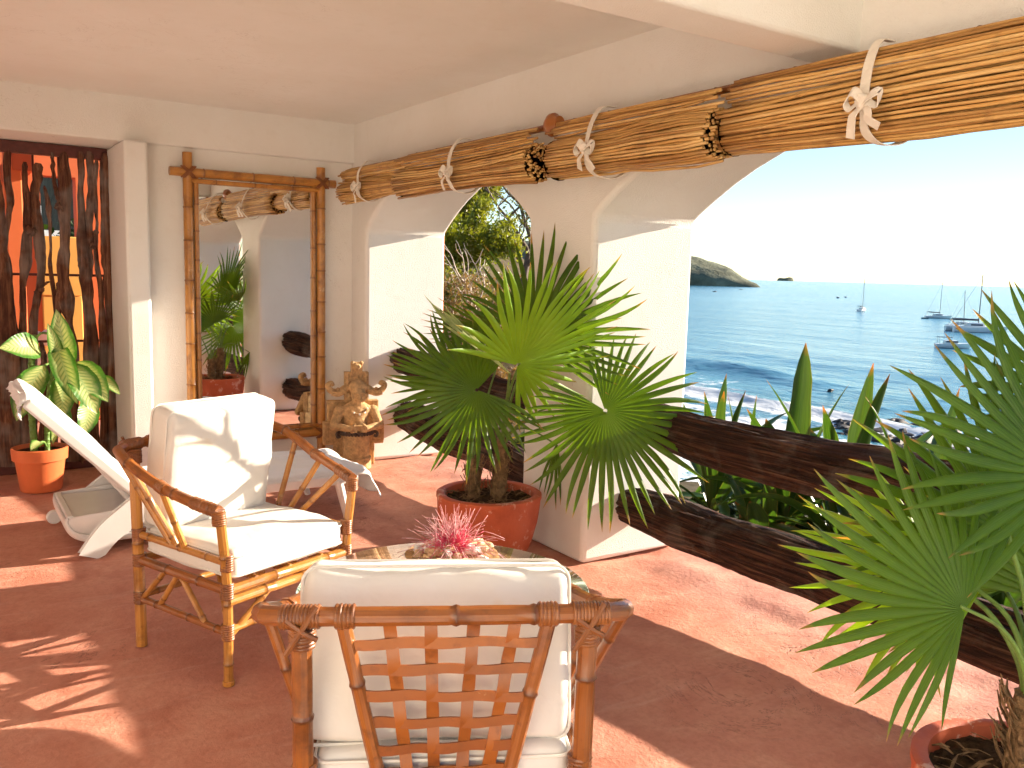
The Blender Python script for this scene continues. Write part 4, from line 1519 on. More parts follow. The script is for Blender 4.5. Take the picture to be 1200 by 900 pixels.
def shell_bowl():
    c = A([1.50, 2.60, .463])
    r = thing('shell_dish', 'dish heaped with shells and wood chips on the glass table', 'shell dish', c)
    MB().lathe([(1e-4, .0), (.09, .0), (.155, .022), (.168, .034), (.160, .034), (.085, .012), (1e-4, .01)], n=36, wob=.12).build('dish', MT['clay'], r, world=False)
    g = np.random.default_rng(5)
    for i in range(44):
        a, q = g.uniform(0, 6.28), math.sqrt(g.random()) * .145
        p = (q * math.cos(a), q * math.sin(a), .035 + .035 * (1 - q / .15) + g.uniform(0, .012))
        b = MB().blob((0, 0, 0), (g.uniform(.016, .032), g.uniform(.012, .02), g.uniform(.008, .016)), 9, 6, .5, i)
        ro = Matrix.Rotation(g.uniform(0, 6.28), 4, 'Z') @ Matrix.Rotation(g.uniform(-.7, .7), 4, 'X')
        ro.translation = p
        b.xf(A(ro)).build('shell', MT['shell'] if i % 3 else MT['stucco'], r, world=False)
    f = thing('pink_flower', 'pink brush-like flower lying on the shell dish', 'flower', c + A([-.015, -.01, .055]))
    hair, tipm = MB(), MB()
    for i in range(330):
        a = g.uniform(0, 6.28)
        el = math.asin(g.uniform(-.12, .98)) if i % 5 else rad(g.uniform(60, 90))
        d = A([math.cos(a) * math.cos(el), math.sin(a) * math.cos(el), math.sin(el)])
        L = g.uniform(.105, .185) * (1.0 if el < 1.0 else .95)
        p0 = g.normal(0, .012, 3) * A([2.2, 1.2, .6])
        droop = A([0, 0, -1]) * L * .38 * (1 - math.sin(el) * .8)
        p1 = p0 + d * L * .5 + g.normal(0, .006, 3)
        p2 = p0 + d * L + droop + g.normal(0, .008, 3)
        hair.tube(smooth_path([p0, p0 * .6 + p1 * .4 + A([0, 0, .006]), p1], 5), .0011, 3)
        tipm.tube(smooth_path([p1, p1 * .5 + p2 * .5 + A([0, 0, .003]), p2], 4), [.0011, .001, .0008, .0012][:4] if False else .0010, 3)
    hair.build('stamen_base', MT['pink'], f, world=False, kind='stuff', auto=0)
    tipm.build('stamen_tips', MT['palepink'], f, world=False, kind='stuff', auto=0)
    MB().blob((0, 0, 0), (.022, .015, .012), 10, 6).build('calyx', MT['pink'], f, world=False)


shell_bowl()


# sun lounger -------------------------------------------------------
def lounger():
    y0, y1 = 4.76, 5.44
    r = thing('sun_lounger', 'white plastic sun lounger with raised back behind the armchair', 'sun lounger', (1.2, 5.1, 0))
    m = MT['plastic']
    hx, hz, tx, tz = .84, .285, .335, .815
    fx = 2.06
    bd = unit(A([tx - hx, tz - hz]))
    for y in (y0, y1):
        s = 1 if y == y0 else -1
        MB().box((hx - .05, y - .025, hz - .06), (fx, y + .025, hz)).build('side_rail', m, r, bevel=.012)
        nb = A([-bd[1], bd[0]]) * .028
        pts = [(hx - nb[0], hz - nb[1]), (tx - nb[0], tz - nb[1]), (tx + nb[0], tz + nb[1]), (hx + nb[0], hz + nb[1])]
        v = [(x, yy, z) for yy in (y - .022, y + .022) for x, z in pts]
        MB().add(v, [(0, 1, 2, 3), (7, 6, 5, 4), (0, 4, 5, 1), (1, 5, 6, 2), (2, 6, 7, 3), (3, 7, 4, 0)]).build('back_rail', m, r, bevel=.012)
        # splayed head leg
        q = [(.98, .27), (.86, .27), (.52, .0), (.62, .0)]
        ya, yb = (y - .035, y + .012) if s > 0 else (y - .012, y + .035)
        q2 = smooth_path([(.93, .30), (.82, .22), (.68, .12), (.585, .0)], 14)
        wd = np.interp(np.linspace(0, 1, len(q2)), [0, .5, 1], [.075, .058, .046])
        tt = np.gradient(q2, axis=0)
        tt /= np.linalg.norm(tt, axis=1)[:, None]
        nn = np.stack([-tt[:, 1], tt[:, 0]], 1) * wd[:, None]
        L_, R_ = q2 + nn, q2 - nn
        L_[:, 1] = np.maximum(L_[:, 1], 0); R_[:, 1] = np.maximum(R_[:, 1], 0)
        n = len(q2)
        v = [(p[0], yy, p[1]) for yy in (ya, yb) for p in list(L_) + list(R_[::-1])]
        k2 = 2 * n
        MB().add(v, [tuple(range(k2)), tuple(range(2 * k2 - 1, k2 - 1, -1))] + [(i, (i + 1) % k2, k2 + (i + 1) % k2, k2 + i) for i in range(k2)]).build('leg', m, r, bevel=.008)
        MB().tube([(fx - .12, y, .25), (fx - .06, y, 0.0)], [.034, .024], 10, flat=.8).build('leg', m, r)
        if s < 0:
            b = MB().lathe([(1e-4, -.02), (.035, -.02), (.04, -.012), (.04, .012), (.035, .02), (1e-4, .02)], n=18)
            vv = b.v[-1]
            b.v[-1] = np.stack([.50 + vv[:, 0], y + .03 + vv[:, 2], .04 + vv[:, 1]], 1)
            b.build('wheel', m, r)
    for i in range(10):
        x = hx + .06 + i * .118
        MB().box((x, y0, hz - .022), (x + .085, y1, hz - .004)).build('slat', m, r, bevel=.005)
    for i in range(6):
        q0 = A([hx, hz]) + bd * (.06 + i * .115)
        q1 = q0 + bd * .085
        nb = A([-bd[1], bd[0]]) * .008
        v = [(x, yy, z) for yy in (y0, y1) for x, z in ((q0 - nb), (q1 - nb), (q1 + nb), (q0 + nb))]
        MB().add(v, [(0, 1, 2, 3), (7, 6, 5, 4), (0, 4, 5, 1), (1, 5, 6, 2), (2, 6, 7, 3), (3, 7, 4, 0)]).build('slat', m, r)
    # moulded tray under the head end
    n = 22
    t = np.linspace(0, 1, n)
    prof = smooth_path([(.50, .185), (.50, .14), (.545, .075), (.66, .045), (.92, .045), (1.06, .07), (1.12, .16), (1.13, .24)], n)
    ys = [y0 + .05, y0 + .07, y0 + .12, y1 - .12, y1 - .07, y1 - .05]
    ins = [.75, .93, 1.0, 1.0, .93, .75]
    zc = .24
    v = []
    for yy, q in zip(ys, ins):
        for x, z in prof: v.append((.82 + (x - .82) * (.9 + .1 * q), yy, zc + (z - zc) * q))
    mm = len(prof)
    f = [(i * mm + j, i * mm + j + 1, (i + 1) * mm + j + 1, (i + 1) * mm + j) for i in range(len(ys) - 1) for j in range(mm - 1)]
    b = MB().add(v, f)
    for yy in (ys[0], ys[-1]):
        b.add([(x, yy, z) for x, z in [(.82 + (p[0] - .82) * .975, zc + (p[1] - zc) * .75) for p in prof]], [tuple(range(mm))])
    o = b.build('tray', m, r, auto=50)
    so = o.modifiers.new('solid', 'SOLIDIFY'); so.thickness = .012
    MB().box((.53, y0 + .065, .176), (1.10, y1 - .065, .192)).build('tray_shade_cover', m, r, bevel=.004)  # added white plate covering the dark, shaded hollow of the tray
    MB().box((.50, y0 + .06, .175), (.53, y1 - .06, .205)).build('tray_rim', m, r, bevel=.006)
    MB().tube([(.62, (y0 + y1) / 2 + .25, .50), (.9, (y0 + y1) / 2 + .25, .12)], .016, 8).build('back_prop', m, r)
    MB().tube([(.62, (y0 + y1) / 2 - .25, .50), (.9, (y0 + y1) / 2 - .25, .12)], .016, 8).build('back_prop', m, r)

    # towel draped from the head to past the foot
    line = [(tx - .02, tz - .05), (tx - .035, tz - .01), (tx - .015, tz + .025), (tx + .04, tz + .02), (.60, .60), (hx + .03, hz + .035), (1.1, hz + .018), (1.5, hz + .018), (1.9, hz + .020), (2.12, hz + .012), (2.17, hz - .06), (2.20, hz - .15)]
    ln = smooth_path(line, 110)
    nu = 46
    u = np.linspace(-1, 1, nu)
    n = len(ln)
    lv = np.linspace(0, 1, n)
    tang = np.gradient(ln, axis=0); tang /= np.linalg.norm(tang, axis=1)[:, None]
    nor = np.stack([-tang[:, 1], tang[:, 0]], 1)
    nor[nor[:, 1] < 0] *= -1
    hwid = .36
    over = np.clip((np.abs(u) - .86) / .14, 0, 1)
    drop = .004 + .010 * (1 + vnoise(lv * 7, 2)) + .10 * np.exp(-((lv - .40) / .045) ** 2)
    U, L2 = np.meshgrid(u, lv)
    wr = .013 * fbm(L2 * 11 + U * 1.5, U * 2.2 - L2 * 3, 4, 3) + .006 * fbm(L2 * 34, U * 4, 2, 2)
    X = ln[:, 0][:, None] + nor[:, 0][:, None] * wr
    Z = ln[:, 1][:, None] + nor[:, 1][:, None] * np.maximum(wr, -.004) - over[None] * drop[:, None] * (np.arange(nu)[None] < nu / 2) - over[None] * .012
    Yv = 5.10 + np.clip(U, -.93, .93) * hwid * (1 + .03 * vnoise(L2 * 6, 9)) - .012 * (U < -.86)
    Z = np.maximum(Z, .02)
    v = np.stack([X, Yv, Z], -1).reshape(-1, 3)
    f = [(i * nu + j, i * nu + j + 1, (i + 1) * nu + j + 1, (i + 1) * nu + j) for i in range(n - 1) for j in range(nu - 1)]
    o = MB().add(v, f).build('towel', MT['towel'], auto=0)
    so = o.modifiers.new('solid', 'SOLIDIFY'); so.thickness = .006; so.offset = 1
    tag(o, 'white towel draped over the whole length of the sun lounger', 'towel')


lounger()


# clay figure -------------------------------------------------------
def surface_net(sdf, lo, hi, h):
    """polygonise a signed distance function (naive surface nets)"""
    lo, hi = A(lo, float), A(hi, float)
    n = np.ceil((hi - lo) / h).astype(int) + 1
    ax = [lo[i] + h * np.arange(n[i]) for i in range(3)]
    X, Y, Z = np.meshgrid(*ax, indexing='ij')
    D = sdf(X, Y, Z)
    ins = D < 0
    c = [ins[i:n[0] - 1 + i, j:n[1] - 1 + j, k_:n[2] - 1 + k_] for i in (0, 1) for j in (0, 1) for k_ in (0, 1)]
    cnt = sum(q.astype(int) for q in c)
    act = (cnt > 0) & (cnt < 8)
    idx = -np.ones(act.shape, int)
    idx[act] = np.arange(act.sum())
    I = np.argwhere(act)
    acc, num = np.zeros((len(I), 3)), np.zeros(len(I))
    cor = A([(i, j, k_) for i in (0, 1) for j in (0, 1) for k_ in (0, 1)])
    dv = [D[tuple((I + q).T)] for q in cor]
    for a in range(8):
        for b in range(a + 1, 8):
            if np.abs(cor[a] - cor[b]).sum() != 1: continue
            m = (dv[a] < 0) != (dv[b] < 0)
            t = np.where(m, dv[a] / (dv[a] - dv[b] + 1e-12), 0)
            acc[m] += (cor[a] + (cor[b] - cor[a]) * t[:, None])[m]
            num[m] += 1
    V = lo + h * (I + acc / num[:, None])
    F = []
    for a in range(3):
        b, c_ = (a + 1) % 3, (a + 2) % 3
        s0 = [slice(None)] * 3; s1 = [slice(None)] * 3
        s0[a] = slice(0, n[a] - 1); s1[a] = slice(1, n[a])
        cr = np.argwhere(ins[tuple(s0)] != ins[tuple(s1)])
        for p in cr:
            if p[b] == 0 or p[c_] == 0 or p[b] >= n[b] - 1 or p[c_] >= n[c_] - 1: continue
            e = []
            for db, dc in ((1, 1), (0, 1), (0, 0), (1, 0)):
                q = p.copy(); q[b] -= db; q[c_] -= dc
                e.append(idx[tuple(q)])
            if min(e) < 0: continue
            F.append(tuple(e) if ins[tuple(p)] else tuple(e[::-1]))
    return V, F


def sm(a, b, k):
    h = np.clip(.5 + .5 * (b - a) / k, 0, 1)
    return b + (a - b) * h - k * h * (1 - h)


def ell(X, Y, Z, c, r):
    q = np.sqrt(((X - c[0]) / r[0]) ** 2 + ((Y - c[1]) / r[1]) ** 2 + ((Z - c[2]) / r[2]) ** 2)
    return (q - 1) * min(r)


def cap(X, Y, Z, a, b, ra, rb):
    a, b = A(a), A(b)
    d = b - a
    t = np.clip(((X - a[0]) * d[0] + (Y - a[1]) * d[1] + (Z - a[2]) * d[2]) / d.dot(d), 0, 1)
    return np.sqrt((X - a[0] - d[0] * t) ** 2 + (Y - a[1] - d[1] * t) ** 2 + (Z - a[2] - d[2] * t) ** 2) - (ra + (rb - ra) * t)


def statue():
    r = thing('clay_figure', 'ochre clay figure with stepped back slab and winged headdress by the mirror', 'statue', (2.60, 6.03, 0), rad(-14))

    def body(X, Y, Z):
        d = sm(ell(X, Y, Z, (.0, .0, .39), (.095, .070, .13)), ell(X, Y, Z, (0, .0, .448), (.118, .055, .045)), .03)
        d = sm(d, cap(X, Y, Z, (.01, 0, .45), (.012, -.01, .52), .038, .034), .02)
        d = sm(d, ell(X, Y, Z, (.012, -.02, .555), (.052, .058, .070)), .012)
        d = sm(d, ell(X, Y, Z, (.012, .012, .612), (.070, .055, .058)), .008)               # cap of hair
        d = sm(d, cap(X, Y, Z, (.012, -.072, .572), (.012, -.094, .540), .008, .014), .008)    # nose
        d = sm(d, ell(X, Y, Z, (.012, -.079, .519), (.024, .011, .0055)), .003)           # upper lip
        d = sm(d, ell(X, Y, Z, (.012, -.077, .507), (.020, .011, .0055)), .003)           # lower lip
        d = sm(d, ell(X, Y, Z, (.012, -.070, .492), (.020, .013, .012)), .008)            # chin
        for s in (-1, 1):
            d = np.maximum(d, -ell(X, Y, Z, (.012 + s * .024, -.092, .558), (.016, .022, .011)))   # eye socket
            d = sm(d, ell(X, Y, Z, (.012 + s * .024, -.070, .558), (.011, .008, .0065)), .002)
            d = sm(d, ell(X, Y, Z, (.012 + s * .026, -.072, .577), (.024, .010, .006)), .005)      # brow
            d = sm(d, ell(X, Y, Z, (.012 + s * .036, -.055, .528), (.016, .014, .016)), .008)      # cheek
            d = sm(d, ell(X, Y, Z, (.012 + s * .064, .0, .548), (.012, .020, .030)), .006)         # ear
            sh, el_, wr = (s * .128, 0, .440), (s * .172, -.03, .330), (s * .060, -.115, .318)
            d = sm(d, cap(X, Y, Z, sh, el_, .040, .031), .012)
            d = sm(d, cap(X, Y, Z, el_, wr, .031, .023), .010)
            for q in range(4):
                d = sm(d, cap(X, Y, Z, (s * .055, -.120, .334 - q * .013), (s * .016, -.126, .336 - q * .013), .0085, .007), .003)
            d = sm(d, cap(X, Y, Z, (s * .05, -.122, .340), (s * .03, -.128, .358), .009, .007), .003)
        cyl = np.maximum(np.sqrt(X ** 2 + Y ** 2) - (.100 + .014 * (Z < .09)), np.abs(Z - .135) - .135)
        pit = np.sin(np.arctan2(Y, X) * 26) * np.sin(Z * 230) * .0022 * ((Z > .095) & (Z < .25))
        d = sm(d, cyl + pit, .008)
        return d - .0018 * fbm(X * 55, Y * 55, Z * 55, 2)
    V, F = surface_net(body, (-.22, -.16, -.005), (.22, .13, .70), .0048)
    V[:, 2] = np.maximum(V[:, 2], 0)
    MB().add(V, F).build('figure', MT['clay'], r, world=False, auto=0)
    sl = MB()
    sl.box((-.155, .075, 0), (.155, .135, .165)).box((-.235, .070, .165), (.225, .14, .345)).box((-.205, .074, .345), (.185, .136, .505))
    sl.build('back_slab', MT['clay'], r, world=False, bevel=.008)
    for s in (-1, 1):
        fr = MB()
        cx = s * .175
        for k_, e in enumerate((.045, .028)):
            y = .066 - k_ * .006
            for a in ((-1, 0), (1, 0), (0, -1), (0, 1)):
                if a[0]: fr.box((cx + a[0] * e - .006, y, .255 - e - .02), (cx + a[0] * e + .006, .072, .255 + e + .02))
                else: fr.box((cx - e, y, .255 + a[1] * (e + .02) - .006), (cx + e, .072, .255 + a[1] * (e + .02) + .006))
        fr.build('carved_fret', MT['clay'], r, world=False, bevel=.002)
        MB().box((s * .165 - .028, .066, .375), (s * .165 + .012, .0745, .48)).build('carved_panel', MT['clay'], r, world=False, bevel=.002)
    
    hd = MB().box((-.078, .035, .50), (.100, .10, .725)).box((-.03, .03, .725), (.052, .09, .80))
    hd.blob((.01, .03, .77), (.03, .035, .03), 12, 8, .3, 2)
    hd.blob((-.022, .04, .795), (.016, .02, .016), 9, 6).blob((.045, .04, .795), (.016, .02, .016), 9, 6)
    for i in range(5): hd.blob((-.06 + i * .034, .034, .70), (.014, .012, .018), 8, 6)
    for s in (-1, 1): hd.blob((.011 + s * .07, .03, .66), (.015, .014, .03), 8, 6)
    hd.build('headdress', MT['clay'], r, world=False, bevel=.006)
    for s in (-1, 1):
        wg = MB().tube(smooth_path([(.01 + s * .07, .06, .60), (.01 + s * .13, .055, .575), (.01 + s * .19, .05, .585), (.01 + s * .215, .05, .625), (.01 + s * .19, .045, .645), (.01 + s * .175, .045, .625)], 30), np.interp(np.linspace(0, 1, 30), [0, .3, .7, 1], [.05, .036, .028, .018]), 12, flat=.7)
        wg.tube(smooth_path([(.01 + s * .08, .03, .58), (.01 + s * .14, .022, .555), (.01 + s * .19, .02, .565)], 14), .012, 8)
        wg.blob((.01 + s * .145, .02, .60), (.014, .012, .014), 8, 6)
        wg.build('headdress_wing', MT['clay'], r, world=False)
    for i in range(17):
        a = math.pi * (1.02 + .96 * i / 16)
        p = (.126 * math.cos(a), .126 * math.sin(a), .276)
        MB().blob(p, (.013, .013, .017), 8, 6).build('belt_bead', MT['claydark'], r, world=False)
    for s in (-1, 1):
        MB().tube(smooth_path([(s * .125, -.03, .282), (s * .15, -.05, .275), (s * .145, -.055, .25), (s * .125, -.05, .255)], 14), .012, 8).build('belt_scroll', MT['claydark'], r, world=False)
    for i in range(13):
        a = math.pi * (1.08 + .84 * i / 12)
        MB().blob((.012 + .066 * math.cos(a), -.030 + .062 * math.sin(a), .462 + .048 * (math.sin(a) + .2)), (.0085, .0085, .0085), 7, 5).build('necklace_bead', MT['clay'] if i % 3 else MT['stucco'], r, world=False)
    MB().box((-.058, -.122, .300), (.058, -.100, .345)).build('plaque', MT['clay'], r, world=False, bevel=.006)
    MB().box((-.06, -.112, .045), (.06, -.098, .062)).build('base_band', MT['clay'], r, world=False, bevel=.003)


statue()


# ------------------------------------------------------------------ potted plants
def rim_pot(r, R, h, mat, foot=.72):
    prof = [(1e-4, 0), (R * foot * .96, 0), (R * foot, .012), (R * .86, h * .28), (R * .96, h * .58), (R * .995, h * .80), (R * 1.0, h * .90), (R * 1.02, h * .93), (R * 1.02, h * .985), (R * .985, h), (R * .90, h), (R * .865, h * .985), (R * .85, h * .9), (R * .80, h * .6), (1e-4, h * .6)]
    p = MB().lathe(prof, n=64, wob=.018).build('pot', mat, r, world=False, auto=50)
    g = np.random.default_rng(int(R * 1000))
    n = 26
    q = np.linspace(-1, 1, n)
    X, Y = np.meshgrid(q, q, indexing='ij')
    m = np.maximum(np.hypot(X, Y), 1e-6)
    k_ = np.maximum(np.abs(X), np.abs(Y)) / m
    X, Y = X * k_ * R * .86, Y * k_ * R * .86
    Z = h * .875 + .016 * fbm(X * 22, Y * 22, 3, 4) + .02 * np.exp(-(X ** 2 + Y ** 2) / .008)
    f = [(i * n + j, (i + 1) * n + j, (i + 1) * n + j + 1, i * n + j + 1) for i in range(n - 1) for j in range(n - 1)]
    s = MB().add(np.stack([X, Y, Z], -1).reshape(-1, 3), f)
    s.build('soil', MT['soil'], p, world=False, auto=0)
    ch = MB()
    for i in range(90):
        a, d = g.uniform(0, 6.28), math.sqrt(g.random()) * R * .8
        c = A([d * math.cos(a), d * math.sin(a), h * .885 + g.uniform(0, .02)])
        b = g.uniform(0, 6.28)
        dv = A([math.cos(b), math.sin(b), g.uniform(-.2, .4)]) * g.uniform(.015, .05)
        ch.ribbon([c - dv, c + A([0, 0, .006]), c + dv], [.004, .009, .003], (-math.sin(b), math.cos(b), .3), .0015)
    ch.build('leaf_litter', MT['fibre'], p, world=False, kind='stuff', smooth=False)
    return p


def fan_frond(hub, axis, normal, R, nseg, spread, seed, droop=.10, cup=.10, fold=.7, split=.42, low=.72, gap=1.0):
    """one fan leaf: pleated segments joined near the hub, free towards the tips"""
    g = np.random.default_rng(seed)
    axis, normal = unit(axis), unit(normal)
    normal = unit(normal - axis * np.dot(axis, normal))
    side = np.cross(normal, axis)
    V, Fc, UVs = [], [], []
    da = spread / nseg
    s_ = A([.02, .14, .28, split, .55, .68, .80, .90, .97, 1.0])
    for i in range(nseg):
        a = -spread / 2 + da * (i + .5)
        L = R * (low + (1 - low) * math.cos(a / spread * math.pi * .95) ** .8) * g.uniform(.93, 1.05)
        a_off = a + g.normal(0, .022)
        ns = len(s_)
        tipbend = g.normal(0, .10) * L
        tipside = g.normal(0, .05)
        dr = droop * g.uniform(.5, 1.6)
        pts = np.zeros((ns, 3, 3))
        for q, t in enumerate(s_):
            wgt = np.clip((t - split) / (1 - split), 0, 1)
            aa = a + (a_off - a) * wgt + tipside * wgt ** 2
            d = axis * math.cos(aa) + side * math.sin(aa)
            td = -axis * math.sin(aa) + side * math.cos(aa)
            r_ = L * t
            hw = r_ * math.tan(da / 2) * 1.02 * gap
            wmax = L * split * math.tan(da / 2) * gap
            if t > split: hw = wmax * np.interp(t, [split, .55, .68, .80, .90, .97, 1.0], [1, 1.02, .92, .70, .42, .16, .02])
            c = A(hub) + d * r_ + normal * (-cup * R * t ** 1.6 + tipbend * wgt ** 2 * .6) + A([0, 0, -1.0]) * dr * R * (t ** 2.4)
            up = normal * hw * fold * 1.3
            pts[q, 0], pts[q, 1], pts[q, 2] = c - td * hw - up * .5, c + up * .5, c + td * hw - up * .5
        b = len(V) * 0 + sum(len(v) for v in V)
        V.append(pts.reshape(-1, 3))
        UVs.append(np.stack([np.repeat(s_, 3), np.tile([0, .5, 1.0], ns)], 1))
        for q in range(ns - 1):
            for j in range(2):
                Fc.append((b + q * 3 + j, b + q * 3 + j + 1, b + (q + 1) * 3 + j + 1, b + (q + 1) * 3 + j))
    return np.concatenate(V), Fc, np.concatenate(UVs)


def cam_dir(ang, toward=0.0):
    """direction that looks at `ang` degrees (0 right, 90 up) from the terrace, tilted towards the viewer"""
    return unit(math.cos(rad(ang)) * RT + math.sin(rad(ang)) * UP - toward * FW)


def palm(label, loc, R, h, trunks, fronds, group, seed):
    r = thing('potted_fan_palm', label, 'potted palm', loc, 0, group)
    L0 = A(loc, float)
    rim_pot(r, R, h, MT['terra'])
    heads = []
    for i, (dx, dy, hgt, rad_, lean) in enumerate(trunks):
        b = MB()
        p0 = A([dx, dy, h * .86])
        p1 = p0 + A([lean[0], lean[1], hgt])
        pts = smooth_path([p0, p0 * .5 + p1 * .5 + A([.006, 0, 0]), p1], 14)
        t = np.linspace(0, 1, len(pts))
        b.tube(pts, rad_ * np.interp(t, [0, .2, .8, 1], [1.25, 1, 1.0, .7]) * (1 + .1 * fbm(t * 12 + i, 1, seed, 3)), 12, True, 1, None, lambda s, a: 1 + .12 * fbm(np.cos(a) * 3, np.sin(a) * 3, s * 9, 3))
        g = np.random.default_rng(seed * 10 + i)
        for q in range(70):      # ragged leaf-base fibres
            a = g.uniform(0, 6.28)
            zf = g.uniform(.0, .95)
            c = p0 + (p1 - p0) * zf + A([math.cos(a), math.sin(a), 0]) * rad_ * .9
            out = A([math.cos(a), math.sin(a), 0])
            Lf = g.uniform(.03, .10)
            e = c + out * g.uniform(.008, .05) + A([0, 0, Lf * g.choice([1, 1, -.7])])
            b.ribbon([c, (c + e) / 2 + out * .008, e], [.014, .010, .003], np.cross(out, A([0, 0, 1])), .002)
        b.build('trunk', MT['fibre'], r, world=False)
        heads.append(p1)
    for i, fr in enumerate(fronds):
        hub = A(fr['hub']) - L0
        v, f, uv = fan_frond(hub, fr['axis'], fr['normal'], fr['R'], fr.get('n', 34), rad(fr['spread']), seed * 100 + i, fr.get('droop', .10), fr.get('cup', .10), fr.get('fold', .7), fr.get('split', .42), fr.get('low', .72), fr.get('gap', 1.0))
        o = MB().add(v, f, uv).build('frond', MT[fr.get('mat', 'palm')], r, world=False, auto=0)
        hd = heads[fr.get('t', 0)]
        d1 = unit(hub - hd)
        mid = (hd + hub) / 2 + A(fr.get('bow', (0, 0, .06)))
        pp = smooth_path([hd - A([0, 0, .06]), hd * .7 + mid * .3 + A([0, 0, .02]), mid, hub + unit(fr['axis']) * .015], 16)
        MB().tube(pp, np.linspace(.011, .0055, len(pp)), 7, True, .7).build('petiole', MT['stem'], o, world=False)
    return r


def FR(px, py, depth, ang, toward, n_ang, n_tow, R, spread, **k_):
    """frond from its hub in the photograph; axis and facing given as seen from the terrace"""
    nrm = unit(-FW * n_tow + math.cos(rad(n_ang)) * RT + math.sin(rad(n_ang)) * UP)
    return dict(hub=at_d(px, py, depth), axis=cam_dir(ang, toward), normal=nrm, R=R, spread=spread, **k_)


palm('large fan palm in a red pot beside the pier', (2.37, 3.76, 0), .272, .36,
     ((-.06, .05, .24, .032, (-.015, .0)), (.03, -.03, .34, .036, (.02, -.01))),
     [FR(626, 396, 4.36, 56, -.06, 100, 2.6, .60, 200, n=30, t=1, droop=.0, cup=.04, gap=1.0),
      FR(606, 428, 4.0, 40, .0, 8, .42, .58, 235, n=30, t=1, mat='palm_sunlit', droop=.03, cup=.05, fold=.7, gap=1.02),
      FR(559, 457, 4.14, 195, .08, 95, 2.6, .46, 290, n=36, t=0, droop=.015, cup=.03, gap=1.0),
      FR(537, 448, 4.62, 128, -.05, 60, 1.8, .42, 180, n=24, t=0, droop=.0, cup=.04, gap=1.0),
      FR(709, 481, 4.22, -52, .10, 75, 2.8, .58, 320, n=42, t=1, droop=.02, cup=.03, bow=(.02, -.02, .10), gap=1.0, low=.55),
      FR(596, 396, 4.70, 160, -.1, 70, .8, .50, 90, n=14, t=0, droop=.015, cup=.04, gap=1.0),
      FR(600, 440, 4.05, 137, .05, 40, 1.2, .54, 12, n=5, t=1, mat='spear', droop=.02, cup=.02, split=.8),
      FR(652, 520, 4.65, -50, -.1, 60, 1.4, .32, 150, n=18, t=1, droop=.10, gap=1.0)],
     'fan palms in red pots', 1)

palm('fan palm in a red pot at the right edge, nearest the camera', (2.20, .955, 0), .262, .31,
     ((.0, .0, .24, .05, (.0, .01)),),
     [FR(1131, 714, 2.00, 146, .08, 100, 2.2, .46, 210, n=25, droop=.01, cup=.02, gap=1.0, low=.52),
      FR(1185, 632, 2.12, 122, .05, 110, 1.8, .48, 200, n=26, droop=.02, cup=.03, gap=1.0),
      FR(1250, 560, 2.0, 140, .05, 100, 1.6, .47, 170, n=20, droop=.015, cup=.03, gap=1.02),
      FR(1100, 672, 2.32, 172, .0, 40, .9, .42, 160, n=20, mat='palm_sunlit', droop=.04, cup=.04, gap=1.0),
      FR(1150, 690, 2.25, 168, .1, 30, .9, .42, 110, n=15, mat='palm_sunlit', droop=.03, cup=.04, gap=1.0),
      FR(1240, 705, 2.15, 60, .0, 90, 1.2, .44, 220, n=26, droop=.04, gap=1.0),
      FR(1175, 690, 2.42, 95, -.1, 70, 1.2, .42, 200, n=24, droop=.015, gap=1.0),
      FR(1262, 470, 2.2, 132, -.05, 100, 1.5, .36, 170, n=16, droop=.02, cup=.03, gap=1.02)],
     'fan palms in red pots', 2)


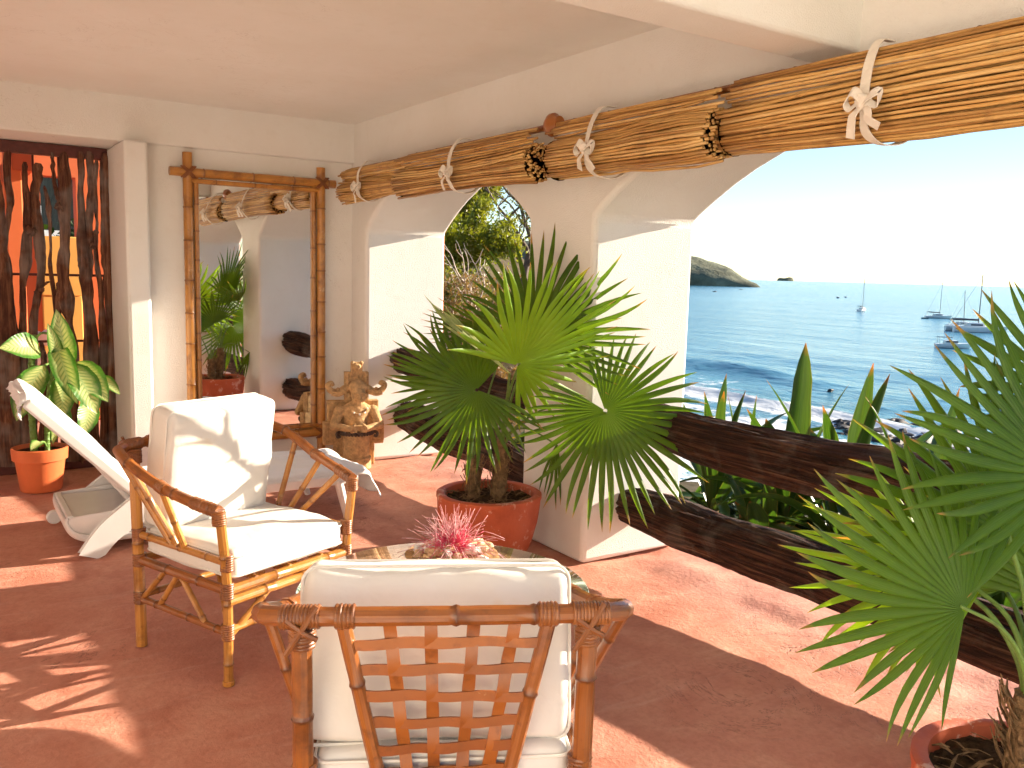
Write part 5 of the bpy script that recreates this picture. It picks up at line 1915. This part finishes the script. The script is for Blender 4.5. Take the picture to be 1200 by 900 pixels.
def dumb_cane():
    r = thing('potted_dumb_cane', 'potted dumb cane with cream-veined leaves in front of the driftwood', 'potted plant', (.515, 6.36, 0))
    L0 = A([.515, 6.36, 0])
    R, h = .165, .285
    prof = [(1e-4, 0), (R * .74, 0), (R * .76, .01), (R * .90, h * .70), (R * .91, h * .72), (R * 1.0, h * .73), (R * 1.03, h * .985), (R * 1.0, h), (R * .95, h), (R * .92, h * .9), (1e-4, h * .82)]
    p = MB().lathe(prof, n=20).build('pot', MT['terra2'], r, world=False, auto=40)
    MB().lathe([(1e-4, h * .93), (R * .93, h * .90)], n=24).build('soil', MT['soil'], p, world=False)
    stems = []
    for i, pts in enumerate(([(-.03, 0, h * .85), (-.04, .0, .55), (-.03, .01, .80), (.0, .0, 1.02)], [(.04, -.02, h * .85), (.05, -.02, .50), (.08, -.01, .72), (.12, .0, .86)])):
        sp = smooth_path(pts, 24)
        MB().bamboo(sp, .021 - .004 * i, 9, .035, i, .14).build('stem', MT['stem'], r, world=False)
        stems.append(sp)
    # (leaf tip px, leaf base px, width m, turn to viewer)
    Lv = [((0, 408), (47, 410), .175, .5), ((20, 492), (52, 428), .185, .7), ((66, 364), (80, 432), .150, .3), ((86, 408), (56, 390), .11, .2),
          ((90, 472), (64, 400), .150, .8), ((113, 484), (80, 425), .185, .8), ((126, 470), (90, 424), .17, .9), ((140, 462), (112, 442), .09, .3),
          ((72, 492), (74, 440), .15, .8), ((95, 512), (104, 468), .14, .6), ((78, 515), (60, 460), .12, .5), ((36, 528), (48, 518), .07, .3), ((56, 380), (66, 425), .09, .2), ((62, 520), (68, 500), .06, .3)]
    for i, (tip, base, w, tw) in enumerate(Lv):
        g = np.random.default_rng(60 + i)
        yb = 6.30 - .10 * tw + g.uniform(-.04, .04)
        yt = 6.20 - .20 * tw + g.uniform(-.05, .05)
        b, t_ = at_y(*base, yb) - L0, at_y(*tip, yt) - L0
        ax = t_ - b
        Lf = np.linalg.norm(ax) * 1.10
        axu = unit(ax)
        vw = unit(EYE - (L0 + b))
        nrm = unit(vw * .9 + A([0, 0, .55]) + g.normal(0, .15, 3))
        nrm = unit(nrm - axu * nrm.dot(axu))
        sd = np.cross(nrm, axu)
        n = 15
        t = np.linspace(0, 1, n)
        wd = w / 2 * np.interp(t, [0, .06, .2, .42, .62, .8, .92, 1], [.04, .35, .82, 1, .93, .66, .32, .01])
        c = np.linspace(-1, 1, 9)
        ctr = b + axu * (t * Lf * .93)[:, None] + nrm * (.14 * Lf * np.sin(t * math.pi))[:, None]
        rip = .05 * w * np.sin(t * 17 + i)
        v = ctr[:, None] + sd * (c[None, :, None] * wd[:, None, None]) + nrm * ((np.abs(c) ** 1.3 * .22)[None, :, None] * wd[:, None, None] + (c ** 2)[None, :, None] * rip[:, None, None] * .5)
        f = [(a * 9 + q, a * 9 + q + 1, (a + 1) * 9 + q + 1, (a + 1) * 9 + q) for a in range(n - 1) for q in range(8)]
        uv = np.stack([np.repeat(t, 9), np.tile((c + 1) / 2, n)], 1)
        o = MB().add(v.reshape(-1, 3), f, uv).build('leaf', MT['dumb'], r, world=False, auto=0)
        allp = np.concatenate(stems)
        low = allp[allp[:, 2] < b[2] - .03]
        s0 = low[np.argmin(np.linalg.norm(low - b, axis=1))] if len(low) else allp[0]
        MB().tube(smooth_path([s0, s0 * .5 + b * .5 + A([0, 0, .02]), b + axu * .01], 9), np.linspace(.011, .006, 8)[:len(smooth_path([s0, b, b + axu], 9))] if False else .008, 7).build('leaf_stalk', MT['stem'], o, world=False)


dumb_cane()
